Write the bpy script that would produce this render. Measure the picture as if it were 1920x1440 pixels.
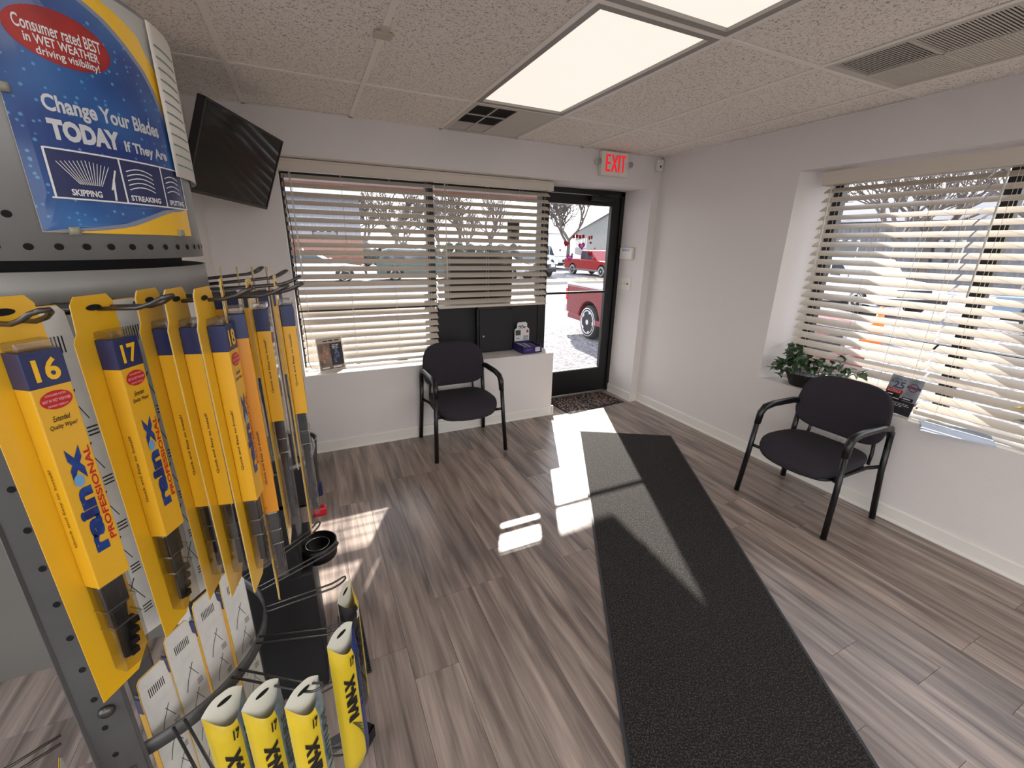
import bpy, bmesh, math, random
from mathutils import Vector, Matrix
random.seed(7)
PI = math.pi
S = bpy.context.scene
COL = S.collection
for o in list(bpy.data.objects): bpy.data.objects.remove(o)

# ------------------------------------------------------------------ camera, sky, sun, exposure
CAM = Vector((0.2253, -2.6999, 1.5735))
ya, pi_, ro = 0.4424, 0.3131, 0.0179
fwd = Vector((math.sin(ya)*math.cos(pi_), math.cos(ya)*math.cos(pi_), -math.sin(pi_)))
rt = Vector((math.cos(ya), -math.sin(ya), 0)); up = rt.cross(fwd)
r2 = math.cos(ro)*rt + math.sin(ro)*up; u2 = -math.sin(ro)*rt + math.cos(ro)*up
cd = bpy.data.cameras.new('camera'); cam = bpy.data.objects.new('camera', cd); COL.objects.link(cam)
cd.sensor_width = 36; cd.lens = 800.6/1920*36; cd.clip_start = .02; cd.clip_end = 300
mw = Matrix((r2, u2, -fwd)).transposed().to_4x4(); mw.translation = CAM
cam.matrix_world = mw
S.camera = cam
W = bpy.data.worlds.new('sky'); S.world = W; W.use_nodes = True
wn = W.node_tree.nodes; wl = W.node_tree.links
bgn = wn['Background']; SKY = 1.1
tc = wn.new('ShaderNodeTexCoord'); sp = wn.new('ShaderNodeSeparateXYZ'); rp = wn.new('ShaderNodeValToRGB')
wl.new(tc.outputs['Generated'], sp.inputs[0]); wl.new(sp.outputs['Z'], rp.inputs[0]); wl.new(rp.outputs[0], bgn.inputs[0])
rp.color_ramp.elements[0].color = (1.0, .99, .98, 1); rp.color_ramp.elements[1].color = (.62, .74, .95, 1); rp.color_ramp.elements[0].position = .1
bgn.inputs[1].default_value = SKY
SUN_DIR = Vector((.44, .90, .575)).normalized()      # towards the sun
sd = bpy.data.lights.new('sun', 'SUN'); so = bpy.data.objects.new('sun', sd); COL.objects.link(so)
sd.energy = 5.3; sd.angle = math.radians(.7); sd.color = (1, .95, .88)
so.rotation_euler = SUN_DIR.to_track_quat('Z', 'Y').to_euler(); so.location = (4, 8, 8)
S.view_settings.view_transform = 'Standard'; S.view_settings.look = 'None'
S.view_settings.gamma = 1; S.view_settings.use_curve_mapping = False
S.view_settings.exposure = 1.56
LAMP = 0.31; LAMP_FILL = 1.3

# ------------------------------------------------------------------ helpers
def srgb(r, g, b):
    f = lambda c: (c/255/12.92) if c/255 <= .04045 else ((c/255+.055)/1.055)**2.4
    return (f(r), f(g), f(b), 1)
def mat(name, col, rough=.5, metal=0, noise=0, nscale=8, bump=0, bscale=60, spec=None, emit=0, trans=0, alpha=1, col2=None, coat=0, stretch=None):
    m = bpy.data.materials.new(name); m.use_nodes = True
    n = m.node_tree.nodes; l = m.node_tree.links; b = n['Principled BSDF']
    b.inputs['Base Color'].default_value = col; b.inputs['Roughness'].default_value = rough; b.inputs['Metallic'].default_value = metal
    if spec is not None: b.inputs['Specular IOR Level'].default_value = spec
    if emit: b.inputs['Emission Color'].default_value = col; b.inputs['Emission Strength'].default_value = emit
    if trans: b.inputs['Transmission Weight'].default_value = trans
    if coat: b.inputs['Coat Weight'].default_value = coat; b.inputs['Coat Roughness'].default_value = .08
    if alpha < 1: b.inputs['Alpha'].default_value = alpha
    t = n.new('ShaderNodeTexCoord')
    src = t.outputs['Object']
    if stretch:
        mp = n.new('ShaderNodeMapping'); mp.inputs['Scale'].default_value = stretch; l.new(src, mp.inputs[0]); src = mp.outputs[0]
    if noise or col2:
        x = n.new('ShaderNodeTexNoise'); x.inputs['Scale'].default_value = nscale; x.inputs['Detail'].default_value = 6; l.new(src, x.inputs['Vector'])
        r = n.new('ShaderNodeValToRGB'); l.new(x.outputs[0], r.inputs[0]); l.new(r.outputs[0], b.inputs['Base Color'])
        c2 = col2 or tuple(max(0, c*(1-noise)) for c in col[:3])+(1,)
        r.color_ramp.elements[0].color = c2; r.color_ramp.elements[1].color = col
        r.color_ramp.elements[0].position = .35; r.color_ramp.elements[1].position = .65
    if bump:
        x = n.new('ShaderNodeTexNoise'); x.inputs['Scale'].default_value = bscale; x.inputs['Detail'].default_value = 4; l.new(src, x.inputs['Vector'])
        bp = n.new('ShaderNodeBump'); bp.inputs['Strength'].default_value = bump; bp.inputs['Distance'].default_value = .01
        l.new(x.outputs[0], bp.inputs['Height']); l.new(bp.outputs[0], b.inputs['Normal'])
    return m
def glass_mat(name, tint=(1, 1, 1, 1), ior=1.45, gloss=.03):
    m = bpy.data.materials.new(name); m.use_nodes = True
    n = m.node_tree.nodes; l = m.node_tree.links
    n.remove(n['Principled BSDF']); out = n['Material Output']
    a = n.new('ShaderNodeBsdfTransparent'); a.inputs[0].default_value = tint
    g = n.new('ShaderNodeBsdfGlossy'); g.inputs['Roughness'].default_value = gloss
    lw = n.new('ShaderNodeLayerWeight'); pw_ = n.new('ShaderNodeMath'); pw_.operation = 'POWER'; pw_.inputs[1].default_value = 5; lw.inputs[0].default_value = .5
    ml = n.new('ShaderNodeMath'); ml.operation = 'MULTIPLY_ADD'; ml.inputs[1].default_value = .9; ml.inputs[2].default_value = (ior-1)**2/(ior+1)**2; l.new(lw.outputs['Facing'], pw_.inputs[0]); l.new(pw_.outputs[0], ml.inputs[0])
    mx = n.new('ShaderNodeMixShader'); l.new(ml.outputs[0], mx.inputs[0]); l.new(a.outputs[0], mx.inputs[1]); l.new(g.outputs[0], mx.inputs[2])
    l.new(mx.outputs[0], out.inputs[0]); return m

class MB:
    def __init__(s): s.v = []; s.f = []; s.sm = []
    def add(s, vs, fs, smooth=False):
        k = len(s.v); s.v += [tuple(v) for v in vs]; s.f += [[i+k for i in f] for f in fs]; s.sm += [smooth]*len(fs); return s
    def box(s, x0, x1, y0, y1, z0, z1, M=None):
        vs = [Vector((x, y, z)) for z in (z0, z1) for y in (y0, y1) for x in (x0, x1)]
        if M: vs = [M @ v for v in vs]
        return s.add(vs, [(0, 2, 3, 1), (4, 5, 7, 6), (0, 1, 5, 4), (2, 6, 7, 3), (0, 4, 6, 2), (1, 3, 7, 5)])
    def tube(s, pts, r, n=8, closed=False, rx=None):
        pts = [Vector(p) for p in pts]; N = len(pts); rings = []
        t0 = (pts[1]-pts[0]).normalized(); ref = Vector((0, 0, 1)) if abs(t0.z) < .9 else Vector((1, 0, 0))
        for i, p in enumerate(pts):
            if closed: t = (pts[(i+1) % N]-pts[i-1]).normalized()
            else: t = (pts[min(i+1, N-1)]-pts[max(i-1, 0)]).normalized()
            a = t.cross(ref)
            if a.length < 1e-4: a = t.cross(Vector((0, 1, 0)))
            a.normalize(); b = a.cross(t).normalized(); ref = b
            rr = r[i] if isinstance(r, (list, tuple)) else r
            rings.append([p+a*math.cos(2*PI*j/n)*rr*(rx or 1)+b*math.sin(2*PI*j/n)*rr for j in range(n)])
        vs = [v for ring in rings for v in ring]; fs = []
        for i in range(N if closed else N-1):
            for j in range(n):
                a0 = i*n+j; a1 = i*n+(j+1) % n; b0 = ((i+1) % N)*n+j; b1 = ((i+1) % N)*n+(j+1) % n
                fs.append((a0, b0, b1, a1))
        s.add(vs, fs, n > 5)
        if not closed: s.add(rings[0], [tuple(range(n))]); s.add(rings[-1], [tuple(reversed(range(n)))])
        return s
    def lathe(s, prof, c=(0, 0, 0), n=32, axis='z', a0=0, a1=2*PI, smooth=True):
        full = abs(a1-a0-2*PI) < 1e-6; m = n if full else n+1; vs = []
        for (r, h) in prof:
            for j in range(m):
                a = a0+(a1-a0)*j/n; x, y = r*math.cos(a), r*math.sin(a)
                vs.append({'z': (c[0]+x, c[1]+y, c[2]+h), 'y': (c[0]+x, c[1]+h, c[2]+y), 'x': (c[0]+h, c[1]+x, c[2]+y)}[axis])
        fs = []
        for i in range(len(prof)-1):
            for j in range(n):
                a, b = i*m+j, i*m+(j+1) % m
                fs.append((a, b, b+m, a+m))
        return s.add(vs, fs, smooth)
    def cyl(s, c, r, h, axis='z', n=24):
        return s.lathe([(0, 0), (r, 0), (r, h), (0, h)], c, n, axis, smooth=False)
    def prism(s, poly, d, M):      # polygon in local xy, extruded along local z by d
        n = len(poly); vs = [M @ Vector((x, y, 0)) for x, y in poly]+[M @ Vector((x, y, d)) for x, y in poly]
        fs = [tuple(reversed(range(n))), tuple(range(n, 2*n))]+[(i, (i+1) % n, (i+1) % n+n, i+n) for i in range(n)]
        return s.add(vs, fs)
    def grid(s, fn, nu, nv, smooth=True):
        vs = [fn(i/nu, j/nv) for j in range(nv+1) for i in range(nu+1)]
        fs = [(j*(nu+1)+i, j*(nu+1)+i+1, (j+1)*(nu+1)+i+1, (j+1)*(nu+1)+i) for j in range(nv) for i in range(nu)]
        return s.add(vs, fs, smooth)
    def mesh(s, name, m=None):
        me = bpy.data.meshes.new(name); me.from_pydata(s.v, [], s.f)
        me.polygons.foreach_set('use_smooth', s.sm)
        if m: me.materials.append(m)
        me.validate(); me.update(); return me
def link(name, me, parent=None, loc=None, rot=None, scale=None):
    o = bpy.data.objects.new(name, me); COL.objects.link(o)
    if parent: o.parent = parent
    if loc is not None: o.location = loc
    if rot is not None: o.rotation_euler = rot
    if scale is not None: o.scale = scale
    return o
def obj(name, mb, m, parent=None, bevel=0, seg=2, weld=True, **k):
    me = mb.mesh(name, m)
    if weld or bevel:
        bm = bmesh.new(); bm.from_mesh(me); bmesh.ops.remove_doubles(bm, verts=bm.verts, dist=1e-5)
        bmesh.ops.recalc_face_normals(bm, faces=bm.faces)
        if bevel:
            es = [e for e in bm.edges if len(e.link_faces) == 2 and e.calc_face_angle(0) > .5]
            bmesh.ops.bevel(bm, geom=es, offset=bevel, segments=seg, affect='EDGES', profile=.5)
        bm.to_mesh(me); bm.free()
    return link(name, me, parent, **k)
def tag(o, label=None, cat=None, group=None, kind=None):
    if label: o['label'] = label
    if cat: o['category'] = cat
    if group: o['group'] = group
    if kind: o['kind'] = kind
    return o
def thing(name, label, cat, loc=(0, 0, 0), rz=0, group=None):
    o = bpy.data.objects.new(name, None); COL.objects.link(o); o.location = loc; o.rotation_euler = (0, 0, rz); o.empty_display_size = .05
    return tag(o, label, cat, group)
def struct(o): o['kind'] = 'structure'; return o
def copy_tree(o, parent=None):
    c = o.copy(); COL.objects.link(c); c.parent = parent
    for ch in [x for x in bpy.data.objects if x.parent == o]: copy_tree(ch, c)
    return c
def text_geo(body, bold=0, shear=0):
    cu = bpy.data.curves.new('t', 'FONT'); cu.body = body; cu.offset = bold; cu.shear = shear; cu.resolution_u = 3; cu.align_x = 'LEFT'
    o = bpy.data.objects.new('t', cu); COL.objects.link(o)
    dg = bpy.context.evaluated_depsgraph_get(); me = bpy.data.meshes.new_from_object(o.evaluated_get(dg))
    vs = [v.co.copy() for v in me.vertices]; fs = [tuple(p.vertices) for p in me.polygons]
    bpy.data.objects.remove(o); bpy.data.curves.remove(cu); bpy.data.meshes.remove(me)
    x0 = min(v.x for v in vs); x1 = max(v.x for v in vs); y0 = min(v.y for v in vs); y1 = max(v.y for v in vs)
    return [((v.x-x0)/(x1-x0), (v.y-y0)/(y1-y0)) for v in vs], fs
TG = {}
def text(mb, body, fn, u0, u1, v0, v1, bold=.02, shear=0, rot=False):
    """fit a line of text in the rectangle u0..u1 x v0..v1 and map it with fn(u, v); rot: reads upwards"""
    k = (body, bold, shear)
    if k not in TG: TG[k] = text_geo(*k)
    pts, fs = TG[k]
    if rot: vs = [fn(u1-(u1-u0)*q, v0+(v1-v0)*p) for p, q in pts]
    else: vs = [fn(u0+(u1-u0)*p, v0+(v1-v0)*q) for p, q in pts]
    return mb.add(vs, fs)
def rect(mb, fn, u0, u1, v0, v1, n=1, m=1):
    return mb.grid(lambda a, b: fn(u0+(u1-u0)*a, v0+(v1-v0)*b), n, m, False)
def ell(mb, fn, cu, cv, ru, rv, n=28, hole=0):
    vs = [fn(cu+ru*math.cos(2*PI*i/n), cv+rv*math.sin(2*PI*i/n)) for i in range(n)]
    if hole:
        vs += [fn(cu+ru*hole*math.cos(2*PI*i/n), cv+rv*hole*math.sin(2*PI*i/n)) for i in range(n)]
        return mb.add(vs, [(i, (i+1) % n, n+(i+1) % n, n+i) for i in range(n)])
    K = 6; vs = [fn(cu+ru*k/K*math.cos(2*PI*i/n), cv+rv*k/K*math.sin(2*PI*i/n)) for k in range(K, 0, -1) for i in range(n)] if ru > 5 else vs
    K = K if ru > 5 else 1; fs = [(k*n+i, k*n+(i+1) % n, (k+1)*n+(i+1) % n, (k+1)*n+i) for k in range(K-1) for i in range(n)]
    return mb.add(vs+[fn(cu, cv)], fs+[((K-1)*n+i, (K-1)*n+(i+1) % n, K*n) for i in range(n)])
def stroke(mb, fn, pts, w):
    for (a, b) in zip(pts[:-1], pts[1:]):
        d = Vector((b[0]-a[0], b[1]-a[1])); L = d.length or 1; nx, ny = -d.y/L*w/2, d.x/L*w/2
        mb.add([fn(a[0]+nx, a[1]+ny), fn(a[0]-nx, a[1]-ny), fn(b[0]-nx, b[1]-ny), fn(b[0]+nx, b[1]+ny)], [(0, 1, 2, 3)])

def blurb(mb, fn, u0, u1, v0, v1, n=3):      # print too small to read: a line of short dashes
    w = (u1-u0)/n
    for i in range(n): mb.add([fn(u0+w*i, v0), fn(u0+w*(i+.82-.1*(i % 2)), v0), fn(u0+w*(i+.82-.1*(i % 2)), v1), fn(u0+w*i, v1)], [(0, 1, 2, 3)])
    return mb

# ------------------------------------------------------------------ materials
wallm = mat('wall_paint', srgb(226, 220, 217), .6, bump=.12, bscale=150)
trimm = mat('trim_paint', srgb(232, 228, 220), .35)
blackal = mat('black_aluminium', srgb(18, 18, 20), .35)
blackp = mat('black_plastic', srgb(16, 16, 18), .38)
blackm = mat('matt_black', srgb(22, 22, 24), .6, bump=.05)
whitep = mat('white_plastic', srgb(228, 224, 214), .4)
wire = mat('hook_wire', srgb(92, 90, 88), .35, metal=.9)
glass = glass_mat('window_glass')
clear = glass_mat('clear_blister', (.88, .87, .84, 1), 2.1, .12)
yclear = glass_mat('clear_tab', (.95, .9, .6, 1), 1.5, .12)
slatm = mat('slat_vinyl', srgb(214, 204, 190), .45)
cordm = mat('cord', srgb(214, 208, 196), .8)
printw = mat('print_white', srgb(228, 228, 226), .5)
printy = mat('print_yellow', srgb(238, 186, 20), .38, coat=.3)
printb = mat('print_blue', srgb(22, 58, 130), .4)
printnavy = mat('print_navy', srgb(24, 38, 88), .35, coat=.3)
printr = mat('print_red', srgb(190, 28, 34), .4)
printk = mat('print_black', srgb(18, 18, 20), .45)
printg = mat('print_grey', srgb(120, 124, 130), .5)
silver = mat('silver_print', srgb(208, 211, 216), .3, metal=.2)
red_led = mat('exit_red', srgb(225, 25, 35), .5, emit=.22)

def plank_mat():
    m = bpy.data.materials.new('vinyl_plank'); m.use_nodes = True; n = m.node_tree.nodes; l = m.node_tree.links; b = n['Principled BSDF']
    t = n.new('ShaderNodeTexCoord'); oi = n.new('ShaderNodeObjectInfo'); mp = n.new('ShaderNodeMapping'); mp.inputs['Scale'].default_value = (14, 1.1, 1)
    ad = n.new('ShaderNodeVectorMath'); ad.operation = 'ADD'; sc = n.new('ShaderNodeVectorMath'); sc.operation = 'SCALE'; sc.inputs['Scale'].default_value = 1
    cb = n.new('ShaderNodeCombineXYZ'); mu = n.new('ShaderNodeMath'); mu.operation = 'MULTIPLY'; mu.inputs[1].default_value = 37
    l.new(oi.outputs['Random'], mu.inputs[0]); l.new(mu.outputs[0], cb.inputs[0]); l.new(mu.outputs[0], cb.inputs[1]); l.new(mu.outputs[0], cb.inputs[2])
    l.new(t.outputs['Object'], mp.inputs[0]); l.new(mp.outputs[0], ad.inputs[0]); l.new(cb.outputs[0], ad.inputs[1])
    x = n.new('ShaderNodeTexNoise'); x.inputs['Scale'].default_value = 1.4; x.inputs['Detail'].default_value = 7; x.inputs['Distortion'].default_value = .6; l.new(ad.outputs[0], x.inputs['Vector'])
    r = n.new('ShaderNodeValToRGB'); e = r.color_ramp.elements; e[0].position = .33; e[0].color = srgb(106, 94, 88); e[1].position = .67; e[1].color = srgb(178, 160, 148)
    l.new(x.outputs[0], r.inputs[0])
    mp2 = n.new('ShaderNodeMapping'); mp2.inputs['Scale'].default_value = (120, 3, 1); l.new(t.outputs['Object'], mp2.inputs[0])
    x2 = n.new('ShaderNodeTexNoise'); x2.inputs['Scale'].default_value = 1; x2.inputs['Detail'].default_value = 3; l.new(mp2.outputs[0], x2.inputs['Vector'])
    mx = n.new('ShaderNodeMix'); mx.data_type = 'RGBA'; mx.blend_type = 'OVERLAY'; mx.inputs[0].default_value = .35; l.new(r.outputs[0], mx.inputs[6]); l.new(x2.outputs[0], mx.inputs[7])
    hs = n.new('ShaderNodeHueSaturation'); mr = n.new('ShaderNodeMapRange'); mr.inputs[3].default_value = .86; mr.inputs[4].default_value = 1.12
    l.new(oi.outputs['Random'], mr.inputs[0]); l.new(mr.outputs[0], hs.inputs['Value']); l.new(mx.outputs[2], hs.inputs['Color']); l.new(hs.outputs[0], b.inputs['Base Color'])
    b.inputs['Roughness'].default_value = .3; b.inputs['Specular IOR Level'].default_value = .6
    bp = n.new('ShaderNodeBump'); bp.inputs['Strength'].default_value = .12; bp.inputs['Distance'].default_value = .004; l.new(x2.outputs[0], bp.inputs['Height']); l.new(bp.outputs[0], b.inputs['Normal'])
    return m
def tile_mat():
    m = bpy.data.materials.new('ceiling_tile'); m.use_nodes = True; n = m.node_tree.nodes; l = m.node_tree.links; b = n['Principled BSDF']
    t = n.new('ShaderNodeTexCoord')
    x = n.new('ShaderNodeTexNoise'); x.inputs['Scale'].default_value = 95; x.inputs['Detail'].default_value = 2; x.inputs['Distortion'].default_value = 1.5; l.new(t.outputs['Object'], x.inputs['Vector'])
    r = n.new('ShaderNodeValToRGB'); e = r.color_ramp.elements; e[0].position = .37; e[0].color = srgb(172, 165, 155); e[1].position = .44; e[1].color = srgb(242, 235, 226)
    l.new(x.outputs[0], r.inputs[0]); l.new(r.outputs[0], b.inputs['Base Color']); b.inputs['Roughness'].default_value = .9
    bp = n.new('ShaderNodeBump'); bp.inputs['Strength'].default_value = .6; bp.inputs['Distance'].default_value = .004; l.new(r.outputs[0], bp.inputs['Height']); l.new(bp.outputs[0], b.inputs['Normal'])
    return m
plankm = plank_mat(); tilem = tile_mat()

# ------------------------------------------------------------------ room shell
H = 2.365; YF = .682; XR = 3.319; XL = -.303; XC = 3.234; F = .6096; YW = 1.12
XO = -1.5; YB = -4.7; YJ = -.85; LZ = .622; HZ = 2.104; XLED = 2.255; XW = .134
floor = struct(obj('floor', MB().box(XO-.1, XR+.3, YB, 1.12, -.06, -.006), mat('subfloor', srgb(40, 34, 30), .8)))
pw, pl = .1745, 1.16
pme = MB().box(0, pw-.0012, 0, pl-.0012, -.006, 0).mesh('plank', plankm)
x = .772-pw*13; i = 0
while x < XR:
    if x > XO-.2:
        y = -4.6-random.choice([0, .35, .7, .95, .2])
        while y < 1.1:
            p = link('plank', pme, floor, loc=(x, y, 0))
            if y+pl > 1.115: p.scale.y = (1.115-y)/pl
            if x+pw > XR+.02: p.scale.x = max(.05, (XR+.02-x)/pw)
            y += pl
    x += pw
# walls
wf = MB(); wf.box(XL-.15, XC+.001, YF, YW, HZ, H+.1); wf.box(XL-.15, XW, YF, YW, 0, HZ); wf.box(XW, XLED, YF, YW, 0, LZ); wf.box(XC, XR+.001, YF, YW, 0, H+.1)
wall_front = struct(obj('wall_front', wf, wallm, weld=False))
wr = MB()
zs0, zs1 = .632, 2.085; ya0, ya1 = -.64, -2.55
wr.box(XR, XR+.34, ya0, YW, 0, H+.1); wr.box(XR, XR+.34, YB, ya1, 0, H+.1)
wr.box(XR, XR+.34, ya1, ya0, 0, zs0); wr.box(XR, XR+.34, ya1, ya0, zs1, H+.1)
# splayed jamb of plaster at the near end of the window
wr.prism([(XR, ya0+.001), (XR+.34, ya0+.001), (XR+.34, ya0-.10)], zs1-zs0, Matrix.Translation((0, 0, zs0)))
wall_right = struct(obj('wall_right', wr, wallm, weld=False))
wall_left = struct(obj('wall_left', MB().box(XL-.14, XL, YJ, YF+.01, 0, H+.1), wallm, bevel=.006))
wj = MB().box(XO, XL-.1, YJ-.12, YJ, 0, H+.1)
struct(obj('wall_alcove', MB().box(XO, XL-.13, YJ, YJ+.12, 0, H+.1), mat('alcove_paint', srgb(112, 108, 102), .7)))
wl_ = MB(); wl_.box(XO-.12, XO, YB, YJ+.12, 0, .12); wl_.box(XO-.12, XO, YB, YJ+.12, 2.25, H+.1); wl_.box(XO-.12, XO, YB, -4.4, .12, 2.25); wl_.box(XO-.12, XO, -1.15, YJ+.12, .12, 2.25)
struct(obj('wall_far_left', wl_, wallm, weld=False))
wb = MB(); wb.box(XO-.12, XR+.34, YB-.12, YB, 0, .12); wb.box(XO-.12, XR+.34, YB-.12, YB, 2.25, H+.1); wb.box(XO-.12, XO+.2, YB-.12, YB, .12, 2.25); wb.box(XR-.2, XR+.34, YB-.12, YB, .12, 2.25)
struct(obj('wall_back', wb, wallm, weld=False))
# baseboards with shoe moulding
def baseb(name, p0, p1, nrm):
    p0 = Vector(p0); p1 = Vector(p1); n = Vector(nrm).normalized(); d = (p1-p0); L = d.length; d.normalize()
    M = Matrix((d, n, Vector((0, 0, 1)))).transposed().to_4x4(); M.translation = p0
    prof = [(0, 0), (.022, 0), (.022, .006), (.018, .014), (.012, .019), (.012, .082), (.008, .09), (0, .092)]
    vs = [M @ Vector((t, a, b)) for t in (0, L) for a, b in prof]; k = len(prof)
    mb = MB().add(vs, [tuple(range(k)), tuple(range(2*k-1, k-1, -1))]+[(i, i+k, (i+1) % k+k, (i+1) % k) for i in range(k)])
    return struct(obj(name, mb, trimm))
baseb('baseboard_front', (XL, YF, 0), (XLED+.02, YF, 0), (0, -1, 0))
baseb('baseboard_ledge', (XLED, YF-.02, 0), (XLED, 1.07, 0), (1, 0, 0))
baseb('baseboard_alcove', (XC, 1.07, 0), (XC, YF-.02, 0), (-1, 0, 0))
baseb('baseboard_column', (XC-.02, YF, 0), (XR, YF, 0), (0, -1, 0))
baseb('baseboard_right', (XR, YF, 0), (XR, YB, 0), (-1, 0, 0))
baseb('baseboard_left', (XL, YJ, 0), (XL, YF, 0), (1, 0, 0))
# ceiling: slab, grid, tiles
ceil = struct(obj('ceiling', MB().box(XO-.1, XR+.3, YB, YW, H+.06, H+.12), mat('plenum', srgb(60, 58, 55), .9)))
gridm = mat('grid_paint', srgb(240, 234, 226), .45)
xs = [XO]+[k*F for k in range(-2, 6)]+[XR]; ys = [YB]+[k*2*F for k in range(-3, 1)]+[YF]
for xg in xs[1:-1]:
    obj('grid_bar', MB().box(xg-.012, xg+.012, YB, YF, H-.003, H+.001).box(xg-.0015, xg+.0015, YB, YF, H, H+.03), gridm, ceil)
for yg in ys[1:-1]:
    obj('grid_bar', MB().box(XO, XR, yg-.012, yg+.012, H-.0025, H+.0012).box(XO, XR, yg-.0015, yg+.0015, H, H+.03), gridm, ceil)
for (a, b, c, d) in ((XO, XR, YF-.02, YF), (XR-.02, XR, YB, YF), (XO, XO+.02, YB, YF)):
    obj('grid_bar', MB().box(a, b, c, d, H-.003, H), gridm, ceil)
fixt = {(F*2, -2*F), (F*2, -4*F), (-F*1, -6*F), (F*2, -6*F)}
vents = {(F*2, 0.0), (F*4, -4*F)}
def inset(s, k): return any(abs(k[0]-a[0]) < .01 and abs(k[1]-a[1]) < .01 for a in s)
for i in range(len(xs)-1):
    for j in range(len(ys)-1):
        k = (xs[i], ys[j])
        if inset(fixt, k) or inset(vents, k): continue
        w = xs[i+1]-xs[i]; d = ys[j+1]-ys[j]
        zt = H+.001+random.choice([0, 0, .001])
        link('ceiling_tile', MB().box(.002, w-.002, .002, d-.002, 0, .014).mesh('ceiling_tile', tilem), ceil, loc=(xs[i], ys[j], zt))
# dark gap at one tile by the right wall and plastic clip on the grid
clip = obj('ceiling_clip', MB().box(-.035, .035, -.03, .03, -.008, 0).box(-.018, .018, -.075, -.03, -.006, 0), mat('clip_beige', srgb(196, 186, 168), .5), loc=(.612, -.63, H-.003), bevel=.002)
tag(clip, 'beige plastic clip stuck on the ceiling grid bar', 'clip')
# light fixtures
diffm = mat('diffuser', (1, .90, .80, 1), .6, emit=LAMP); diffm.node_tree.nodes['Principled BSDF'].inputs['Base Color'].default_value = (.35, .34, .33, 1)
diffr = mat('diffuser_fill', (1, .92, .84, 1), .6, emit=LAMP_FILL)  # stronger glow for the two unseen rear panels, added to brighten the room
framem = mat('fixture_frame', srgb(150, 145, 138), .5)
names_l = ['lit ceiling light panel nearer the front window', 'lit ceiling light panel at the top edge of the photo', 'added unseen ceiling light panel behind the rack', 'added unseen ceiling light panel furthest back']
for q, (fx, fy) in enumerate([(F*2, -2*F), (F*2, -4*F), (-F, -6*F), (F*2, -6*F)]):
    t = thing('ceiling_light', names_l[q], 'light', (fx, fy, H), group='recessed ceiling lights')
    a = MB()
    for (x0, x1, y0, y1) in ((.012, .042, .012, 2*F-.012), (F-.042, F-.012, .012, 2*F-.012), (.04, F-.04, .012, .042), (.04, F-.04, 2*F-.042, 2*F-.012)): a.box(x0, x1, y0, y1, -.002, .03)
    obj('light_frame', a, framem, t)
    obj('diffuser', MB().box(.03, F-.03, .03, 2*F-.03, .012, .02), diffm if q < 2 else diffr, t)
# vents
ventm = mat('vent_paint', srgb(200, 194, 184), .5); ventd = mat('vent_dark', srgb(34, 33, 32), .7)
v1 = thing('ceiling_vent', 'small ceiling vent with dark grille between light panel and front wall', 'vent', (F*2, 0, H), group='ceiling vents')
a = MB()
for (x0, x1, y0, y1) in ((.01, .04, .0, .66), (F-.04, F-.01, .0, .66), (.04, F-.04, .0, .03), (.04, F-.04, .64, .675)): a.box(x0, x1, y0, y1, -.004, .01)
obj('vent_frame', a, ventm, v1)
obj('blank_plate', MB().box(.31, F-.04, .03, .64, -.002, .004), ventm, v1)
obj('backing', MB().box(.04, .31, .03, .64, .02, .024), ventd, v1)
for k in range(3):
    g = MB()
    for c2 in range(2):
        x0 = .045+c2*.135; y0 = .04+k*.2
        for s_ in range(12): g.box(x0, x0+.125, y0+s_*.0158, y0+s_*.0158+(.004 if k < 2 else .0105), .0, .003)
    obj('grille', g, ventd if k < 2 else ventm, v1)
obj('grille_bar', MB().box(.172, .18, .03, .64, -.003, .01).box(.04, .31, .232, .238, -.003, .01).box(.04, .31, .434, .44, -.003, .01), ventm, v1)
v2 = thing('ceiling_vent', 'long ceiling vent with fine dark louvres near the right wall', 'vent', (F*4, -4*F, H), group='ceiling vents')
a = MB()
for (x0, x1, y0, y1) in ((.01, .035, .01, 2*F-.01), (F-.035, F-.01, .01, 2*F-.01), (.035, F-.035, .01, .04), (.035, F-.035, 2*F-.045, 2*F-.01)): a.box(x0, x1, y0, y1, -.003, .01)
for k in (1, 2, 3): a.box(.035, F-.035, k*.3-.006, k*.3+.006, -.003, .01)
a.box(.29, .30, .04, 2*F-.045, -.003, .008)
obj('vent_frame', a, ventm, v2)
obj('backing', MB().box(.035, F-.035, .04, 2*F-.045, .022, .026), ventd, v2)
for k in range(4):
    for side in range(2):
        g = MB(); x0, x1 = ((.035, .29), (.30, F-.035))[side]
        w_ = (.0035 if k == 3 else .005) if side == 0 else .0085
        for s_ in range(26): y0 = k*.3+.012+s_*.011; g.box(x0, x1, y0, y0+w_, .0, .002)
        obj('louvre_bank', g, ventm, v2)

# ------------------------------------------------------------------ front window and door
w1 = struct(obj('window_1', MB().box(XW-.02, XLED+.03, .965, 1.02, HZ-.08, HZ+.005).box(XW-.02, XLED+.03, .965, 1.02, LZ-.005, LZ+.035), blackal, weld=False))
for (x0, x1) in ((XW-.02, XW+.02), (1.165, 1.225), (XLED-.03, XLED+.03)): obj('window_frame', MB().box(x0, x1, .96, 1.025, LZ, HZ), blackal, w1, bevel=.002)
obj('window_rail', MB().box(XW, 1.18, .965, 1.02, 1.04, 1.075), blackal, w1, bevel=.002)
obj('window_rail', MB().box(1.2, XLED, .965, 1.02, 1.04, 1.09), blackal, w1, bevel=.002)
obj('pane', MB().box(XW, 1.18, .99, .994, LZ+.03, 1.045), glass, w1); obj('pane', MB().box(XW, 1.18, .99, .994, 1.07, HZ-.07), glass, w1)
obj('pane', MB().box(1.21, XLED, .99, .994, 1.085, HZ-.07), glass, w1)
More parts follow.
